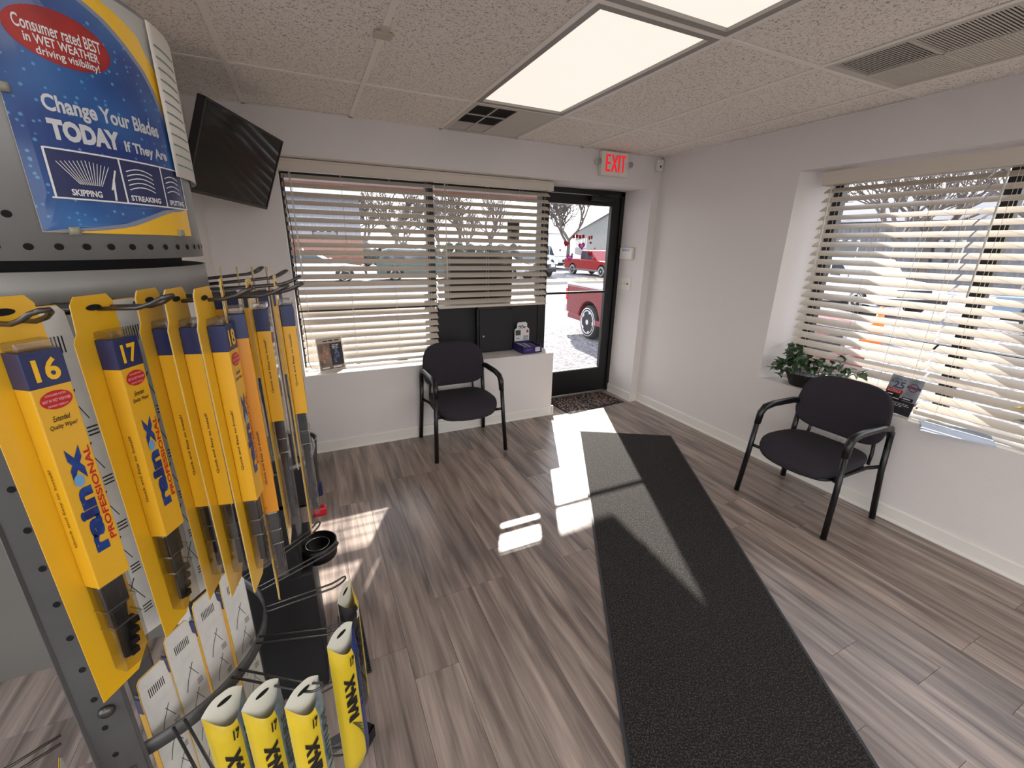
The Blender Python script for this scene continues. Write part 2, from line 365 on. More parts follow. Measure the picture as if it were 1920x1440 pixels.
obj('infill_panel', MB().box(1.21, XLED, .97, 1.03, LZ, 1.06), blackm, w1)
sillm = mat('sill_paint', srgb(228, 224, 218), .3, coat=.3)
sil = struct(obj('trim_1', MB().box(XW+.002, 1.2, YF+.006, .965, LZ, LZ+.004), sillm))
d1 = struct(obj('door_1', MB().box(XLED+.02, XC+.005, 1.06, 1.14, HZ-.045, HZ+.01).box(XC-.04, XC+.005, 1.06, 1.14, 0, HZ), blackal, weld=False))
obj('door_jamb', MB().box(XLED+.015, XLED+.06, 1.06, 1.14, 0, HZ), blackal, d1)
for (n_, x0, x1, z0, z1) in (('stile', 2.31, 2.372, .02, HZ-.05), ('stile', 3.09, 3.19, .02, HZ-.05), ('top_rail', 2.36, 3.10, 1.965, HZ-.05), ('bottom_rail', 2.36, 3.10, .02, .285)):
    obj(n_, MB().box(x0, x1, 1.075, 1.12, z0, z1), blackal, d1, bevel=.003)
obj('glass_bead', MB().box(2.372, 3.09, 1.085, 1.1, .285, .297), mat('bead', srgb(190, 190, 190), .3, metal=.8), d1)
obj('pane', MB().box(2.36, 3.10, 1.094, 1.098, .28, 1.97), glass, d1)
pb = obj('push_bar', MB().box(2.35, 3.11, 1.045, 1.065, 1.118, 1.140).box(2.345, 2.365, 1.05, 1.09, 1.11, 1.15).box(3.10, 3.12, 1.05, 1.09, 1.11, 1.15), blackal, d1, bevel=.002)
cl_ = obj('door_closer', MB().box(2.80, 3.10, 1.01, 1.075, 2.0, 2.05), blackp, d1, bevel=.008)
obj('closer_arm', MB().tube([(2.88, 1.02, 2.05), (3.08, .95, 2.06), (3.16, 1.06, 2.075)], .008, 6), blackp, d1)
obj('threshold', MB().box(2.29, XC, 1.05, 1.16, 0, .014), mat('threshold', srgb(130, 128, 125), .35, metal=.7), d1, bevel=.003)
# heart stickers on the door glass
def heart(n=18):
    return [(16*math.sin(t)**3/17, (13*math.cos(t)-5*math.cos(2*t)-2*math.cos(3*t)-math.cos(4*t))/17) for t in [2*PI*i/n for i in range(n)]]
hr = mat('sticker_red', srgb(190, 8, 28), .4); hm = mat('sticker_magenta', srgb(190, 30, 175), .4); hp = mat('sticker_pink', srgb(240, 150, 190), .4)
def heart_st(x, z, r, m, rot, label, inner=None):
    M = Matrix.Translation((x, 1.0925, z)) @ Matrix.Rotation(rot, 4, 'Y') @ Matrix.Rotation(PI/2, 4, 'X')
    P = [(a*r, b*r) for a, b in heart()]
    t = thing('heart_sticker', label, 'sticker', (0, 0, 0), group='heart stickers on the door glass')
    obj('heart', MB().prism(P, .0006, M), m, t)
    if inner: obj('inner_heart', MB().prism([(a*.5, b*.5) for a, b in P], .0012, M), inner, t)
heart_st(2.587, 1.602, .034, hr, .3, 'red heart sticker left of the two magenta ones')
heart_st(2.77, 1.584, .042, hm, -.2, 'magenta heart sticker with pink centre, high on the door glass', hp)
heart_st(2.635, 1.47, .04, hm, .1, 'magenta heart sticker with pink centre, lowest left on the door glass', hp)
heart_st(2.88, 1.505, .03, hr, -.2, 'red heart sticker over the far red pickup')
heart_st(2.875, 1.615, .016, hr, .2, 'tiny red heart sticker on the right of the door glass')
heart_st(2.93, 1.56, .014, hp, 0, 'tiny pink heart sticker on the right of the door glass')
heart_st(2.52, 1.54, .013, hm, 0, 'tiny magenta heart sticker on the left of the door glass')
def glass_word(body, x0, x1, z0, z1, label):
    mb = MB(); n_ = len(body); w_ = (x1-x0)/n_
    for i in range(n_): rect(mb, lambda u, v: (u, 1.0925, v), x0+w_*i, x0+w_*(i+.8), z0+.006*(i % 2), z1-.005*((i+1) % 2))
    tag(obj('word_sticker', mb, hr, weld=False), label, 'sticker', 'word stickers on the door glass')
glass_word('LOVE', 2.655, 2.805, 1.652, 1.69, 'red word sticker above the magenta heart on the door glass')
glass_word('IS', 2.845, 2.90, 1.645, 1.685, 'short red word sticker to the right on the door glass')

w3 = struct(obj('window_added_back', MB().box(XO+.18, XR-.18, YB-.08, YB-.03, .11, .16).box(XO+.18, XR-.18, YB-.08, YB-.03, 2.20, 2.26), blackal, weld=False))  # unseen back window, added to let more daylight into the room
for xx in (XO+.20, .10, 1.65, XR-.22): obj('window_frame', MB().box(xx-.025, xx+.025, YB-.085, YB-.025, .12, 2.25), blackal, w3)
obj('pane', MB().box(XO+.20, XR-.20, YB-.06, YB-.055, .15, 2.21), glass, w3)
w4 = struct(obj('window_added_left', MB().box(XO-.08, XO-.03, -4.42, -1.13, .11, .16).box(XO-.08, XO-.03, -4.42, -1.13, 2.20, 2.26), blackal, weld=False))  # unseen side window, added to light the right wall and ceiling
for yy in (-4.4, -2.8, -1.15): obj('window_frame', MB().box(XO-.085, XO-.025, yy-.025, yy+.025, .12, 2.25), blackal, w4)
obj('pane', MB().box(XO-.06, XO-.055, -4.4, -1.15, .15, 2.21), glass, w4)

# ------------------------------------------------------------------ right window
w2x = XR+.285
w2 = struct(obj('window_2', MB().box(w2x, w2x+.05, ya1, ya0-.08, zs0-.005, zs0+.035).box(w2x, w2x+.05, ya1, ya0-.08, zs1-.03, zs1+.005), blackal, weld=False))
for (y0, y1) in ((-.78, -.715), (-1.64, -1.575), (ya1, ya1+.05)): obj('window_frame', MB().box(w2x-.005, w2x+.055, y0, y1, zs0, zs1), blackal, w2, bevel=.002)
obj('window_rail', MB().box(w2x, w2x+.05, ya1, -.74, 1.02, 1.055), blackal, w2)
for (y0, y1) in ((-1.58, -.77), (ya1+.04, -1.63)):
    for (z0, z1) in ((zs0+.03, 1.025), (1.05, zs1-.02)): obj('pane', MB().box(w2x+.022, w2x+.026, y0, y1, z0, z1), glass, w2)
struct(obj('trim_2', MB().box(XR+.01, w2x, ya1, -.70, zs0, zs0+.004), sillm))

# ------------------------------------------------------------------ venetian blinds
def blind(name, label, origin, rz, width, z_top, z_bot, pitch, tilt, cords, wand=None, stack=0):
    """local x along the blind, local -y to the room"""
    t = thing(name, label, 'blind', origin, rz, 'venetian blinds')
    sw = .062; n = 5
    vs = []
    for xx in (0, width):
        for sgn in (0, 1):
            for i in range(n+1):
                a = -sw/2+sw*i/n; vs.append((xx, a, .0022*(1-(2*a/sw)**2)-(.0026 if sgn else 0)))
    k = n+1; mb = MB(); fs = []
    for i in range(n): fs += [(i, i+1, 2*k+i+1, 2*k+i), (k+i, 3*k+i, 3*k+i+1, k+i+1)]
    fs += [(0, 2*k, 3*k, k), (n, k+n, 3*k+n, 2*k+n)]
    fs += [tuple(range(0, k))+tuple(range(2*k-1, k-1, -1)), tuple(range(3*k-1, 2*k-1, -1))+tuple(range(3*k, 4*k))]
    mb.add(vs, fs); me = mb.mesh('slat', slatm)
    obj('headrail', MB().box(0, width, -.028, .028, z_top+.0, z_top+.045), slatm, t)
    z = z_top-.03
    while z > z_bot+.03:
        link('slat', me, t, loc=(random.uniform(-.002, .002), 0, z), rot=(tilt+random.uniform(-.03, .03), 0, 0)); z -= pitch
    obj('bottom_rail', MB().box(0, width, -.03, .03, -.011, .011), slatm, t, bevel=.004, loc=(0, 0, z_bot+.012), rot=(tilt*.25, 0, 0))
    for c in cords:
        m2 = MB(); dy = sw/2*math.cos(tilt)+.001
        m2.tube([(c, -dy, z_top), (c, -dy, z_bot+.02)], .0011, 5); m2.tube([(c, dy, z_top), (c, dy, z_bot+.02)], .0011, 5)
        zz = z_top-.03
        while zz > z_bot+.04: m2.tube([(c+.002, -dy, zz-math.sin(tilt)*sw/2-.002), (c+.002, dy, zz+math.sin(tilt)*sw/2-.002)], .0009, 4); zz -= pitch
        obj('ladder_cord', m2, cordm, t, weld=False)
    if wand: obj('wand', MB().tube([(wand[0], -.05, z_top+.01), (wand[0]+.003, -.052, wand[1])], .0045, 6), whitep, t)
    return t
TILT = math.radians(31)
blind('venetian_blind', 'long off-white venetian blind in the left half of the front window', (.148, .875, 0), 0, 1.055, 2.035, .648, .0562, TILT, (.06, .38, .72, 1.0), (.05, 1.35))
blind('venetian_blind', 'shorter off-white venetian blind, raised above the black panel in the front window', (1.213, .875, 0), 0, 1.035, 2.035, 1.055, .0562, TILT, (.10, .45, .76, .98), (.07, 1.30))
# right: local x -> world -y ; local -y -> world -x
blind('venetian_blind', 'sunlit venetian blind nearest the front corner in the right wall window', (3.475, -.745, 0), -PI/2, .80, 1.99, .652, .0568, TILT, (.07, .36, .60, .76), (.06, 1.32))
blind('venetian_blind', 'venetian blind cut by the right edge of the photo', (3.475, -1.556, 0), -PI/2, .90, 1.99, .652, .0568, TILT, (.10, .45, .8), (.07, 1.35))
v = obj('valance', MB().box(.136, 2.235, .775, .79, 2.026, 2.098).box(.136, .15, .775, .86, 2.026, 2.098).box(2.222, 2.235, .775, .86, 2.026, 2.098).box(.136, 2.235, .768, .776, 2.085, 2.098).box(.136, 2.235, .771, .776, 2.026, 2.036), slatm, bevel=.0015, weld=False)
tag(v, 'off-white valance board above the front window blinds', 'valance')
v = obj('valance', MB().box(3.415, 3.428, -2.46, -.742, 1.988, 2.072).box(3.415, 3.50, -.755, -.742, 1.988, 2.072), slatm, bevel=.002, weld=False)
tag(v, 'off-white valance board above the right window blinds', 'valance')
# black light-string cable down the left edge of the front window
pts = [(.166+.006*math.sin(z*9), .82, z) for z in [2.0-.05*i for i in range(27)]]+[(.18, .84, .64), (.35, .86, .632), (.55, .9, .632)]
tag(obj('cable', MB().tube(pts, .0028, 6), blackp), 'thin black cable hanging down the left edge of the front window', 'cable')
bx = thing('cable_box', 'small black junction box lying on the front window sill', 'box', (.90, .93, LZ+.004))
obj('case', MB().box(-.045, .045, -.014, .014, 0, .02), blackp, bx, bevel=.003); obj('label_strip', MB().box(-.042, .042, -.015, -.0135, .012, .019), printw, bx)
# key drop box on the ledge and the cabinet standing outside
kb = thing('drop_box', 'black metal lock box at the black panel beside the door', 'box', (1.575, .90, LZ+.002))
obj('case', MB().box(0, .36, .01, .065, 0, .43), blackal, kb, bevel=.004)
obj('door', MB().box(.02, .345, -.004, .012, .01, .40), blackm, kb, bevel=.004)
obj('hood', MB().box(0, .30, -.02, .02, .40, .425), blackal, kb, bevel=.004)
obj('lock', MB().cyl((.055, -.010, .155), .009, .008, 'y', 16), mat('chrome', srgb(200, 200, 200), .2, metal=1), kb)
oc = thing('outdoor_cabinet', 'black cabinet standing outside behind the raised blind', 'cabinet', (1.39, 1.13, -.12))
obj('case', MB().box(0, .63, 0, .16, 0, 1.60), blackm, oc, bevel=.006); obj('cap', MB().box(-.01, .64, -.01, .17, 1.6, 1.615), blackal, oc)
# camera-like dark thing seen higher behind the blind
sg = thing('outdoor_sign', 'small dark sign on the glass seen through the raised blind', 'sign', (1.98, 1.03, 1.62))
obj('sign_board', MB().box(-.06, .06, 0, .006, 0, .16), blackm, sg)

# ------------------------------------------------------------------ exit sign, sensor, thermostat, switches, outlet
ex = thing('exit_sign', 'white emergency exit sign with red letters and two lamp heads', 'sign', (2.752, YF, 2.165))
obj('case', MB().box(-.142, .142, -.045, -.002, 0, .19), whitep, ex, bevel=.006)
mbt = MB()
Z0 = .032; Z1 = .165
def bar(x0, z0, x1, z1, w=.017):
    d = Vector((x1-x0, z1-z0)); L = d.length; n_ = Vector((-d.y, d.x))/L*w/2
    mbt.add([(x0+n_.x, -.0462, z0+n_.y), (x0-n_.x, -.0462, z0-n_.y), (x1-n_.x, -.0462, z1-n_.y), (x1+n_.x, -.0462, z1+n_.y)], [(0, 1, 2, 3)])
e0 = -.088
bar(e0, Z0, e0, Z1)
for zz in (Z0+.0085, (Z0+Z1)/2, Z1-.0085): bar(e0, zz, e0+.04, zz)
bar(-.030, Z0, .022, Z1); bar(.022, Z0, -.030, Z1); bar(.044, Z0, .044, Z1); bar(.088, Z0, .088, Z1); bar(.064, Z1-.0085, .112, Z1-.0085)
obj('lettering', mbt, red_led, ex, weld=False)
lensm = mat('lamp_lens', srgb(170, 175, 175), .15, metal=.5)
for sx in (-1, 1):
    lh = obj('lamp_head', MB().lathe([(0, 0), (.018, 0), (.024, -.012), (.026, -.03), (.024, -.034)], (sx*.168, -.02, .10), 20, 'y'), whitep, ex)
    obj('lens', MB().cyl((sx*.168, -.052, .10), .0215, .002, 'y', 20), lensm, lh)
    obj('lamp_arm', MB().box(min(sx*.14, sx*.16), max(sx*.14, sx*.16), -.03, -.01, .09, .11), whitep, ex)
sn = thing('motion_sensor', 'white motion sensor high on the corner column', 'sensor', (3.278, YF, 2.245))
obj('case', MB().box(-.035, .035, -.032, 0, 0, .10), whitep, sn, bevel=.008); obj('lens', MB().lathe([(0, -.036), (.009, -.034), (.011, -.03)], (0, 0, .04), 16, 'y'), blackp, sn)
th = thing('thermostat', 'white thermostat on the side of the corner column beside the door', 'thermostat', (XC, .94, 1.455))
obj('case', MB().box(-.028, 0, -.10, .10, 0, .125), whitep, th, bevel=.012, seg=3); obj('display', MB().box(-.0295, -.027, -.06, .06, .085, .108), mat('lcd', srgb(150, 170, 200), .3), th)
sw = thing('switch_plate', 'white triple light switch plate below the thermostat', 'switch', (XC, .94, 1.155))
obj('plate', MB().box(-.006, 0, -.095, .095, 0, .125), whitep, sw, bevel=.002)
for k in (-1, 0, 1):
    obj('toggle', MB().box(-.018, -.004, k*.05-.005, k*.05+.005, .055, .072), mat('toggle', srgb(120, 112, 104), .4) if k == -1 else whitep, sw)
ol = thing('wall_outlet', 'white wall outlet low behind the right chair', 'outlet', (XR, -1.32, .345))
obj('plate', MB().box(-.006, 0, -.05, .05, 0, .075), whitep, ol, bevel=.002)
for k in (-1, 1): obj('socket', MB().box(-.0075, -.005, k*.02-.012, k*.02+.012, .022, .052), mat('socket', srgb(205, 200, 190), .4), ol)

# ------------------------------------------------------------------ television
TL = Vector((-.099, -.231, 2.165)); TR = Vector((.175, .445, 2.14)); BL = Vector((-.223, -.149, 1.786))
ex_ = (TR-TL).normalized(); ez_ = ((TL-BL)-((TL-BL).dot(ex_))*ex_).normalized(); ey_ = ez_.cross(ex_).normalized()
tvM = Matrix((ex_, ey_, ez_)).transposed().to_4x4(); tvM.translation = BL
tv = thing('television', 'black flat television tilted on a wall bracket in the left corner', 'television'); tv.matrix_world = tvM
TW = (TR-TL).length; TH = .41
obj('case', MB().box(0, TW, .004, .035, 0, TH).box(TW*.2, TW*.8, .03, .06, TH*.15, TH*.75), blackp, tv, bevel=.004, weld=False)
obj('screen', MB().box(.010, TW-.010, .0, .006, .014, TH-.010), mat('tv_screen', srgb(8, 8, 9), .09, spec=.3), tv)
bz = MB()
for (x0, x1, z0, z1) in ((0, TW, 0, .014), (0, TW, TH-.010, TH), (0, .010, 0, TH), (TW-.010, TW, 0, TH)): bz.box(x0, x1, -.003, .01, z0, z1)
obj('bezel', bz, blackp, tv, weld=False)
mt = thing('television_bracket', 'black articulated wall bracket holding the television', 'bracket', (XL, .16, 1.97))
obj('wall_plate', MB().box(0, .02, -.035, .035, -.17, .13), blackm, mt, bevel=.003)
obj('arm', MB().tube([(.02, 0, 0), (.12, -.11, 0), (.19, .03, 0)], .014, 6), blackm, mt)
tvc = tvM @ Vector((TW*.5, .05, TH*.45)); tvl = tvc-Vector((XL, .16, 1.97))
obj('arm_head', MB().tube([(.19, .03, 0), tuple(tvl)], .02, 6), blackm, mt)

# ------------------------------------------------------------------ chairs
fab = mat('chair_fabric', srgb(44, 39, 48), .85, noise=.35, nscale=220, bump=.25, bscale=350)
legm = mat('leg_black', srgb(14, 14, 16), .3)
armm = mat('arm_pad', srgb(20, 20, 22), .28)
def supell(mb, a, b, c, e1, e2, fn, nu=40, nv=18):
    sg_ = lambda v_, e: math.copysign(abs(v_)**e, v_)
    def f(s_, t_):
        u = -PI+2*PI*s_; w = -PI/2+PI*t_
        return fn(a*sg_(math.cos(w), e1)*sg_(math.cos(u), e2), b*sg_(math.cos(w), e1)*sg_(math.sin(u), e2), c*sg_(math.sin(w), e1))
    return mb.grid(f, nu, nv)
def make_chair(label):
    t = thing('armchair', label, 'chair', group='black upholstered armchairs')
    st = MB()
    def fs(x, y, z):
        k = 1-.10*(y/.235+1)/2
        drop = -.055*max(0, (-y-.04)/.2)**2
        return (x*k, y-.035, .385+z+drop+.012*(x/.25)**2)
    supell(st, .262, .245, .042, .55, .62, fs); obj('seat', st, fab, t)
    un = MB(); supell(un, .235, .215, .014, .4, .5, lambda x, y, z: (x, y-.03, .340+z-.04*max(0, (-y-.04)/.2)**2)); obj('seat_shell', un, blackp, t)
    bk = MB()
    def fb(x, y, z):
        k = 1-.06*max(0, z/.17)
        return (x*k, .215+y-.10*(x/.26)**2*.55+(z)*.16, .635+z)
    supell(bk, .262, .026, .178, .55, .6, lambda x, y, z: fb(x, z, y) if False else fb(x, y, z)); obj('backrest', bk, fab, t)
    for s_ in (-1, 1):
        fl = MB().tube([(s_*.285, -.262, 0), (s_*.272, -.235, .30), (s_*.262, -.222, .53)], .0165, 8); obj('leg', fl, legm, t)
        rl = MB().tube([(s_*.285, .235, 0), (s_*.272, .20, .33), (s_*.262, .205, .58)], .0175, 8); obj('leg', rl, legm, t)
        ar = MB().tube([(s_*.262, -.222, .50), (s_*.260, -.212, .575), (s_*.258, -.185, .607), (s_*.258, -.10, .620), (s_*.258, .10, .618), (s_*.258, .19, .60), (s_*.26, .205, .55)], [.019, .021, .021, .019, .019, .019, .017], 10, rx=1.15)
        obj('armrest', ar, armm, t)
        sr = MB().tube([(s_*.268, -.226, .345), (s_*.22, -.20, .335), (s_*.22, .15, .335), (s_*.272, .20, .36)], .011, 6); obj('side_rail', sr, legm, t)
        br = MB().tube([(s_*.262, .205, .56), (s_*.225, .225, .60)], .012, 6); obj('back_bracket', br, legm, t)
    for s_ in (-1, 1): obj('back_support', MB().tube([(s_*.2, .2, .335), (s_*.19, .235, .40), (s_*.18, .235, .52)], .010, 6), legm, t)
    return t
c1 = make_chair('black fabric armchair standing against the ledge under the front window'); c1.location = (1.243, .412, 0)
c2 = copy_tree(c1); c2.location = (3.005, -1.315, 0); c2.rotation_euler = (0, 0, -PI/2)
c2['label'] = 'black fabric armchair standing under the right window, in front of the plant and sign'

# ------------------------------------------------------------------ runner and mats
pile = mat('runner_pile', srgb(84, 74, 68), .95, col2=srgb(4, 4, 4), noise=.5, nscale=190, bump=.6, bscale=200)
for n_ in pile.node_tree.nodes:
    if n_.type == 'VALTORGB': n_.color_ramp.elements[0].position = .48; n_.color_ramp.elements[1].position = .68
rn = thing('floor_runner', 'long dark grey carpet runner with a thin rubber border leading to the door', 'rug', (2.277, .217, 0), math.atan2(-.405, .697))
obj('pile', MB().box(.014, .793, -3.40, -.014, .0015, .010), pile, rn)
eb = MB(); L_ = .807
for (x0, x1, y0, y1) in ((0, .014, -3.41, 0), (L_-.014, L_, -3.41, 0), (0, L_, -.014, 0), (0, L_, -3.41, -3.396)): eb.box(x0, x1, y0, y1, 0.0005, .006)
obj('border', eb, mat('rubber_border', srgb(52, 54, 58), .55), rn, weld=False)
def pebble_mat():
    m = mat('pebble', srgb(40, 36, 34), .9); n = m.node_tree.nodes; l = m.node_tree.links
    v_ = n.new('ShaderNodeTexVoronoi'); v_.inputs['Scale'].default_value = 42; t_ = [x for x in n if x.type == 'TEX_COORD'][0]; l.new(t_.outputs['Object'], v_.inputs['Vector'])
    r = n.new('ShaderNodeValToRGB'); l.new(v_.outputs['Distance'], r.inputs[0]); r.color_ramp.elements[0].color = srgb(176, 150, 138); r.color_ramp.elements[1].color = srgb(38, 34, 34)
    r.color_ramp.elements[0].position = .38; r.color_ramp.elements[1].position = .5
    hs = n.new('ShaderNodeMix'); hs.data_type = 'RGBA'; hs.blend_type = 'MULTIPLY'; hs.inputs[0].default_value = .5; l.new(r.outputs[0], hs.inputs[6]); l.new(v_.outputs['Color'], hs.inputs[7]); l.new(hs.outputs[2], n['Principled BSDF'].inputs['Base Color'])
    bp = n.new('ShaderNodeBump'); bp.inputs['Strength'].default_value = .8; bp.inputs['Distance'].default_value = .006; l.new(r.outputs[0], bp.inputs['Height']); l.new(bp.outputs[0], n['Principled BSDF'].inputs['Normal']); return m
dm = thing('door_mat', 'pebble patterned door mat lying inside the glass door', 'mat', (2.42, .60, 0), .10)
obj('mat_top', MB().box(.02, .72, .015, .43, .002, .009), pebble_mat(), dm)
obj('mat_edge', MB().box(0, .74, 0, .445, .0005, .005), mat('mat_edge', srgb(30, 28, 28), .8), dm)
km = thing('drip_mat', 'small black perforated rubber mat on the floor beside the water cooler', 'mat', (.215, -1.375, 0), .02)
obj('mat_base', MB().box(-.03, .062, 0, .325, 0.0005, .004), blackm, km)
kg = MB()
for i in range(9): kg.box(-.03+i*.0112, -.0265+i*.0112, 0, .325, .004, .010)
for j in range(30): kg.box(-.03, .062, j*.0111, j*.0111+.0035, .004, .0095)
obj('rubber_grid', kg, mat('rubber', srgb(46, 46, 50), .5), km, weld=False)

# ------------------------------------------------------------------ things on the sills
# potted plant
leafA = mat('leaf_green', srgb(44, 70, 48), .4, col2=srgb(84, 104, 70), noise=.3, nscale=30); leafB = mat('leaf_pale', srgb(104, 128, 92), .4, col2=srgb(52, 80, 56), noise=.4, nscale=40)
pp = thing('potted_plant', 'bushy green leafy plant in a low black pot on the right window sill', 'plant', (3.42, -.905, zs0+.004))
pot = MB(); pot.lathe([(0, 0), (.062, 0), (.082, .05), (.096, .088), (.10, .09), (.094, .094), (.088, .086), (.0, .078)], n=28); pot.v = [(x, y*1.25, z) for x, y, z in pot.v]
obj('pot', pot, mat('pot_black', srgb(30, 28, 28), .55, bump=.1, bscale=40), pp)
def leaf_mesh(w, l, m, pts=9):
    prof = [(0, 0), (.14, .32), (.34, .5), (.42, .36), (.6, .42), (.72, .2), (.86, .14), (1, 0)]
    vs = []; fs = []
    for i, (t_, hw) in enumerate(prof):
        z = -.30*l*t_*t_
        vs += [(-hw*w, t_*l, z+abs(hw)*w*.35), (0, t_*l, z), (hw*w, t_*l, z+abs(hw)*w*.35)]
    for i in range(len(prof)-1):
        a = i*3; fs += [(a, a+1, a+4, a+3), (a+1, a+2, a+5, a+4)]
    return MB().add(vs, fs, True).mesh('leaf', m)
lms = [leaf_mesh(.055, .075, leafA), leaf_mesh(.045, .06, leafA), leaf_mesh(.06, .085, leafB), leaf_mesh(.035, .05, leafB), leaf_mesh(.05, .07, leafA)]
stm = MB(); rnd = random.Random(3)
for k in range(32):
    az = k*2.399; el = rnd.uniform(.5, 1.45); L = rnd.uniform(.10, .16)*(1.35 if el > 1 else 1)
    if k in (5, 18): az = 2.0; el = .05; L = .17
    if k == 2: az, el, L = -1.6, .7, .17
    if k == 12: az, el, L = 2.6, 1.45, .20
    d = Vector((math.cos(az)*math.cos(el)*.55, math.sin(az)*math.cos(el), math.sin(el)))
    p0 = Vector((d.x*.2, d.y*.3, .08)); p1 = p0+d*L*.55+Vector((0, 0, .025)); p2 = p0+d*L-Vector((0, 0, .05 if el < .3 else 0))
    for p_ in (p1, p2):
        if p_.x > .03: p_.x = .03
        if p_.y > .10: p_.y = .10
    stm.tube([p0, p1, p2], .0022, 4)
    for q in range(6):
        f_ = .3+.7*q/5; base = p0.lerp(p1, f_*2) if f_ < .5 else p1.lerp(p2, f_*2-1)
        yaw = az-PI/2+rnd.uniform(-1.4, 1.4)
        if base.x > .01: yaw = PI/2+rnd.uniform(-.9, .9)
        s_ = rnd.uniform(.7, 1.15)
        link('leaf', lms[rnd.randrange(5)], pp, loc=base, rot=(rnd.uniform(-.5, 1.0), rnd.uniform(-.5, .5), yaw), scale=(s_, s_, s_))
obj('stem', stm, leafA, pp, weld=False)
# yellow flower at right frame edge
fl = thing('flower_pot', 'yellow flowering plant cut by the right edge of the photo', 'plant', (3.44, -2.12, zs0+.004))
obj('pot', MB().lathe([(0, 0), (.045, 0), (.06, .09), (.055, .09), (0, .08)], n=20), mat('terracotta', srgb(196, 160, 150), .7), fl)
ym = mat('petal_yellow', srgb(225, 205, 30), .5); ylm = leaf_mesh(.03, .06, ym); glm = leaf_mesh(.03, .08, leafA); s2 = MB()
for k in range(7):
    az = PI/2+(k-3)*.55; e_ = Vector((.25*math.cos(az)*.3, .10*math.sin(az)+.03, .19+.02*(k % 3)))
    s2.tube([(0, 0, .08), (e_.x*.6, e_.y*.5, .15), e_], .002, 4)
    link('petal', ylm, fl, loc=e_, rot=(.2, .2, az-PI/2)); link('leaf', glm, fl, loc=e_*.7, rot=(.3, 0, az-PI/2+.5))
obj('stem', s2, leafA, fl, weld=False)
# countertop rebate sign
def frame_from(o_, ux, vz):      # o_: lower-left, ux: unit right, vz: unit up (in 3D)
    ux = Vector(ux).normalized(); vz = Vector(vz); vz = (vz-vz.dot(ux)*ux).normalized(); n_ = ux.cross(vz)
    return lambda off=0: (lambda u, v_: Vector(o_)+ux*u+vz*v_+n_*off), n_
sgn = thing('counter_sign', 'tilted rebate card reading GET UP TO $25 on the right window sill', 'sign')
o_ = Vector((3.412, -1.395, zs0+.006)); fnf, nn = frame_from(o_, (-.18, -1, 0), (.22, 0, 1)); SWd, SHt = .175, .225
def slab(mb, fnf, w, h, th=.003):
    a = fnf(0); b = fnf(-th)
    vs = [a(0, 0), a(w, 0), a(w, h), a(0, h), b(0, 0), b(w, 0), b(w, h), b(0, h)]
    return mb.add(vs, [(0, 1, 2, 3), (4, 7, 6, 5), (0, 4, 5, 1), (1, 5, 6, 2), (2, 6, 7, 3), (3, 7, 4, 0)])
obj('card', slab(MB(), fnf, SWd, SHt), mat('card_grey', srgb(178, 180, 182), .35, col2=srgb(120, 124, 130), noise=.3, nscale=14), sgn)
a = MB(); rect(a, fnf(.0004), 0, SWd, 0, .085); rect(a, fnf(.0006), .005, .085, .092, .118); obj('dark_band', a, mat('card_dark', srgb(52, 54, 58), .4, noise=.4, nscale=40), sgn, weld=False)
a = MB(); rect(a, fnf(.0007), .0, .09, .118, .142); obj('red_band', a, printr, sgn, weld=False)
a = MB(); text(a, 'GET UP TO', fnf(.0009), .022, .085, .196, .207); text(a, '$', fnf(.0009), .008, .022, .176, .196, .03); text(a, '25', fnf(.0009), .026, .088, .148, .192, .04); obj('lettering', a, printnavy, sgn, weld=False)
a = MB(); blurb(a, fnf(.001), .008, .082, .133, .136, 5); blurb(a, fnf(.001), .008, .082, .124, .127, 6); blurb(a, fnf(.001), .02, .15, .064, .067, 7); blurb(a, fnf(.001), .02, .16, .055, .058, 8); blurb(a, fnf(.001), .02, .12, .046, .049, 5); obj('fine_print', a, printw, sgn, weld=False)
a = MB(); ell(a, fnf(.0009), .135, .172, .026, .026, hole=.86); rect(a, fnf(.001), .100, .172, .164, .180); obj('emblem', a, printnavy, sgn, weld=False)
a = MB(); ell(a, fnf(.0011), .135, .172, .021, .021, hole=.85); blurb(a, fnf(.0013), .106, .166, .1705, .1745, 2); obj('emblem_ring', a, mat('emblem_red', srgb(150, 50, 58), .5), sgn, weld=False)
a = MB()
for (x0, z0, w_) in ((.01, .096, .05), (.046, .076, .055), (.10, .088, .06)): rect(a, fnf(.0012), x0, x0+w_, z0, z0+.02)
obj('product_tile', a, printk, sgn, weld=False)
a = MB()
for (x0, z0, w_) in ((.01, .096, .05), (.046, .076, .055), (.10, .088, .06)): blurb(a, fnf(.0014), x0+.006, x0+w_-.006, z0+.008, z0+.014, 1)
obj('tile_lettering', a, printw, sgn, weld=False)
bs = fnf(-.006)
obj('easel', MB().tube([bs(.09, .15), Vector((3.47, -1.42, zs0+.006))], .004, 6), printk, sgn)
# papers
pa = thing('paper_stack', 'stack of pale blue papers lying over the edge of the right window sill', 'papers', (3.36, -1.79, zs0+.004), .35)
for k in range(4): obj('sheet', MB().box(-.105, .105, -.14, .14, .0012*k, .0012*k+.0009), mat('paper_blue%d' % k, srgb(206-4*k, 216-3*k, 228), .6), pa, rot=(0, 0, .04*k))
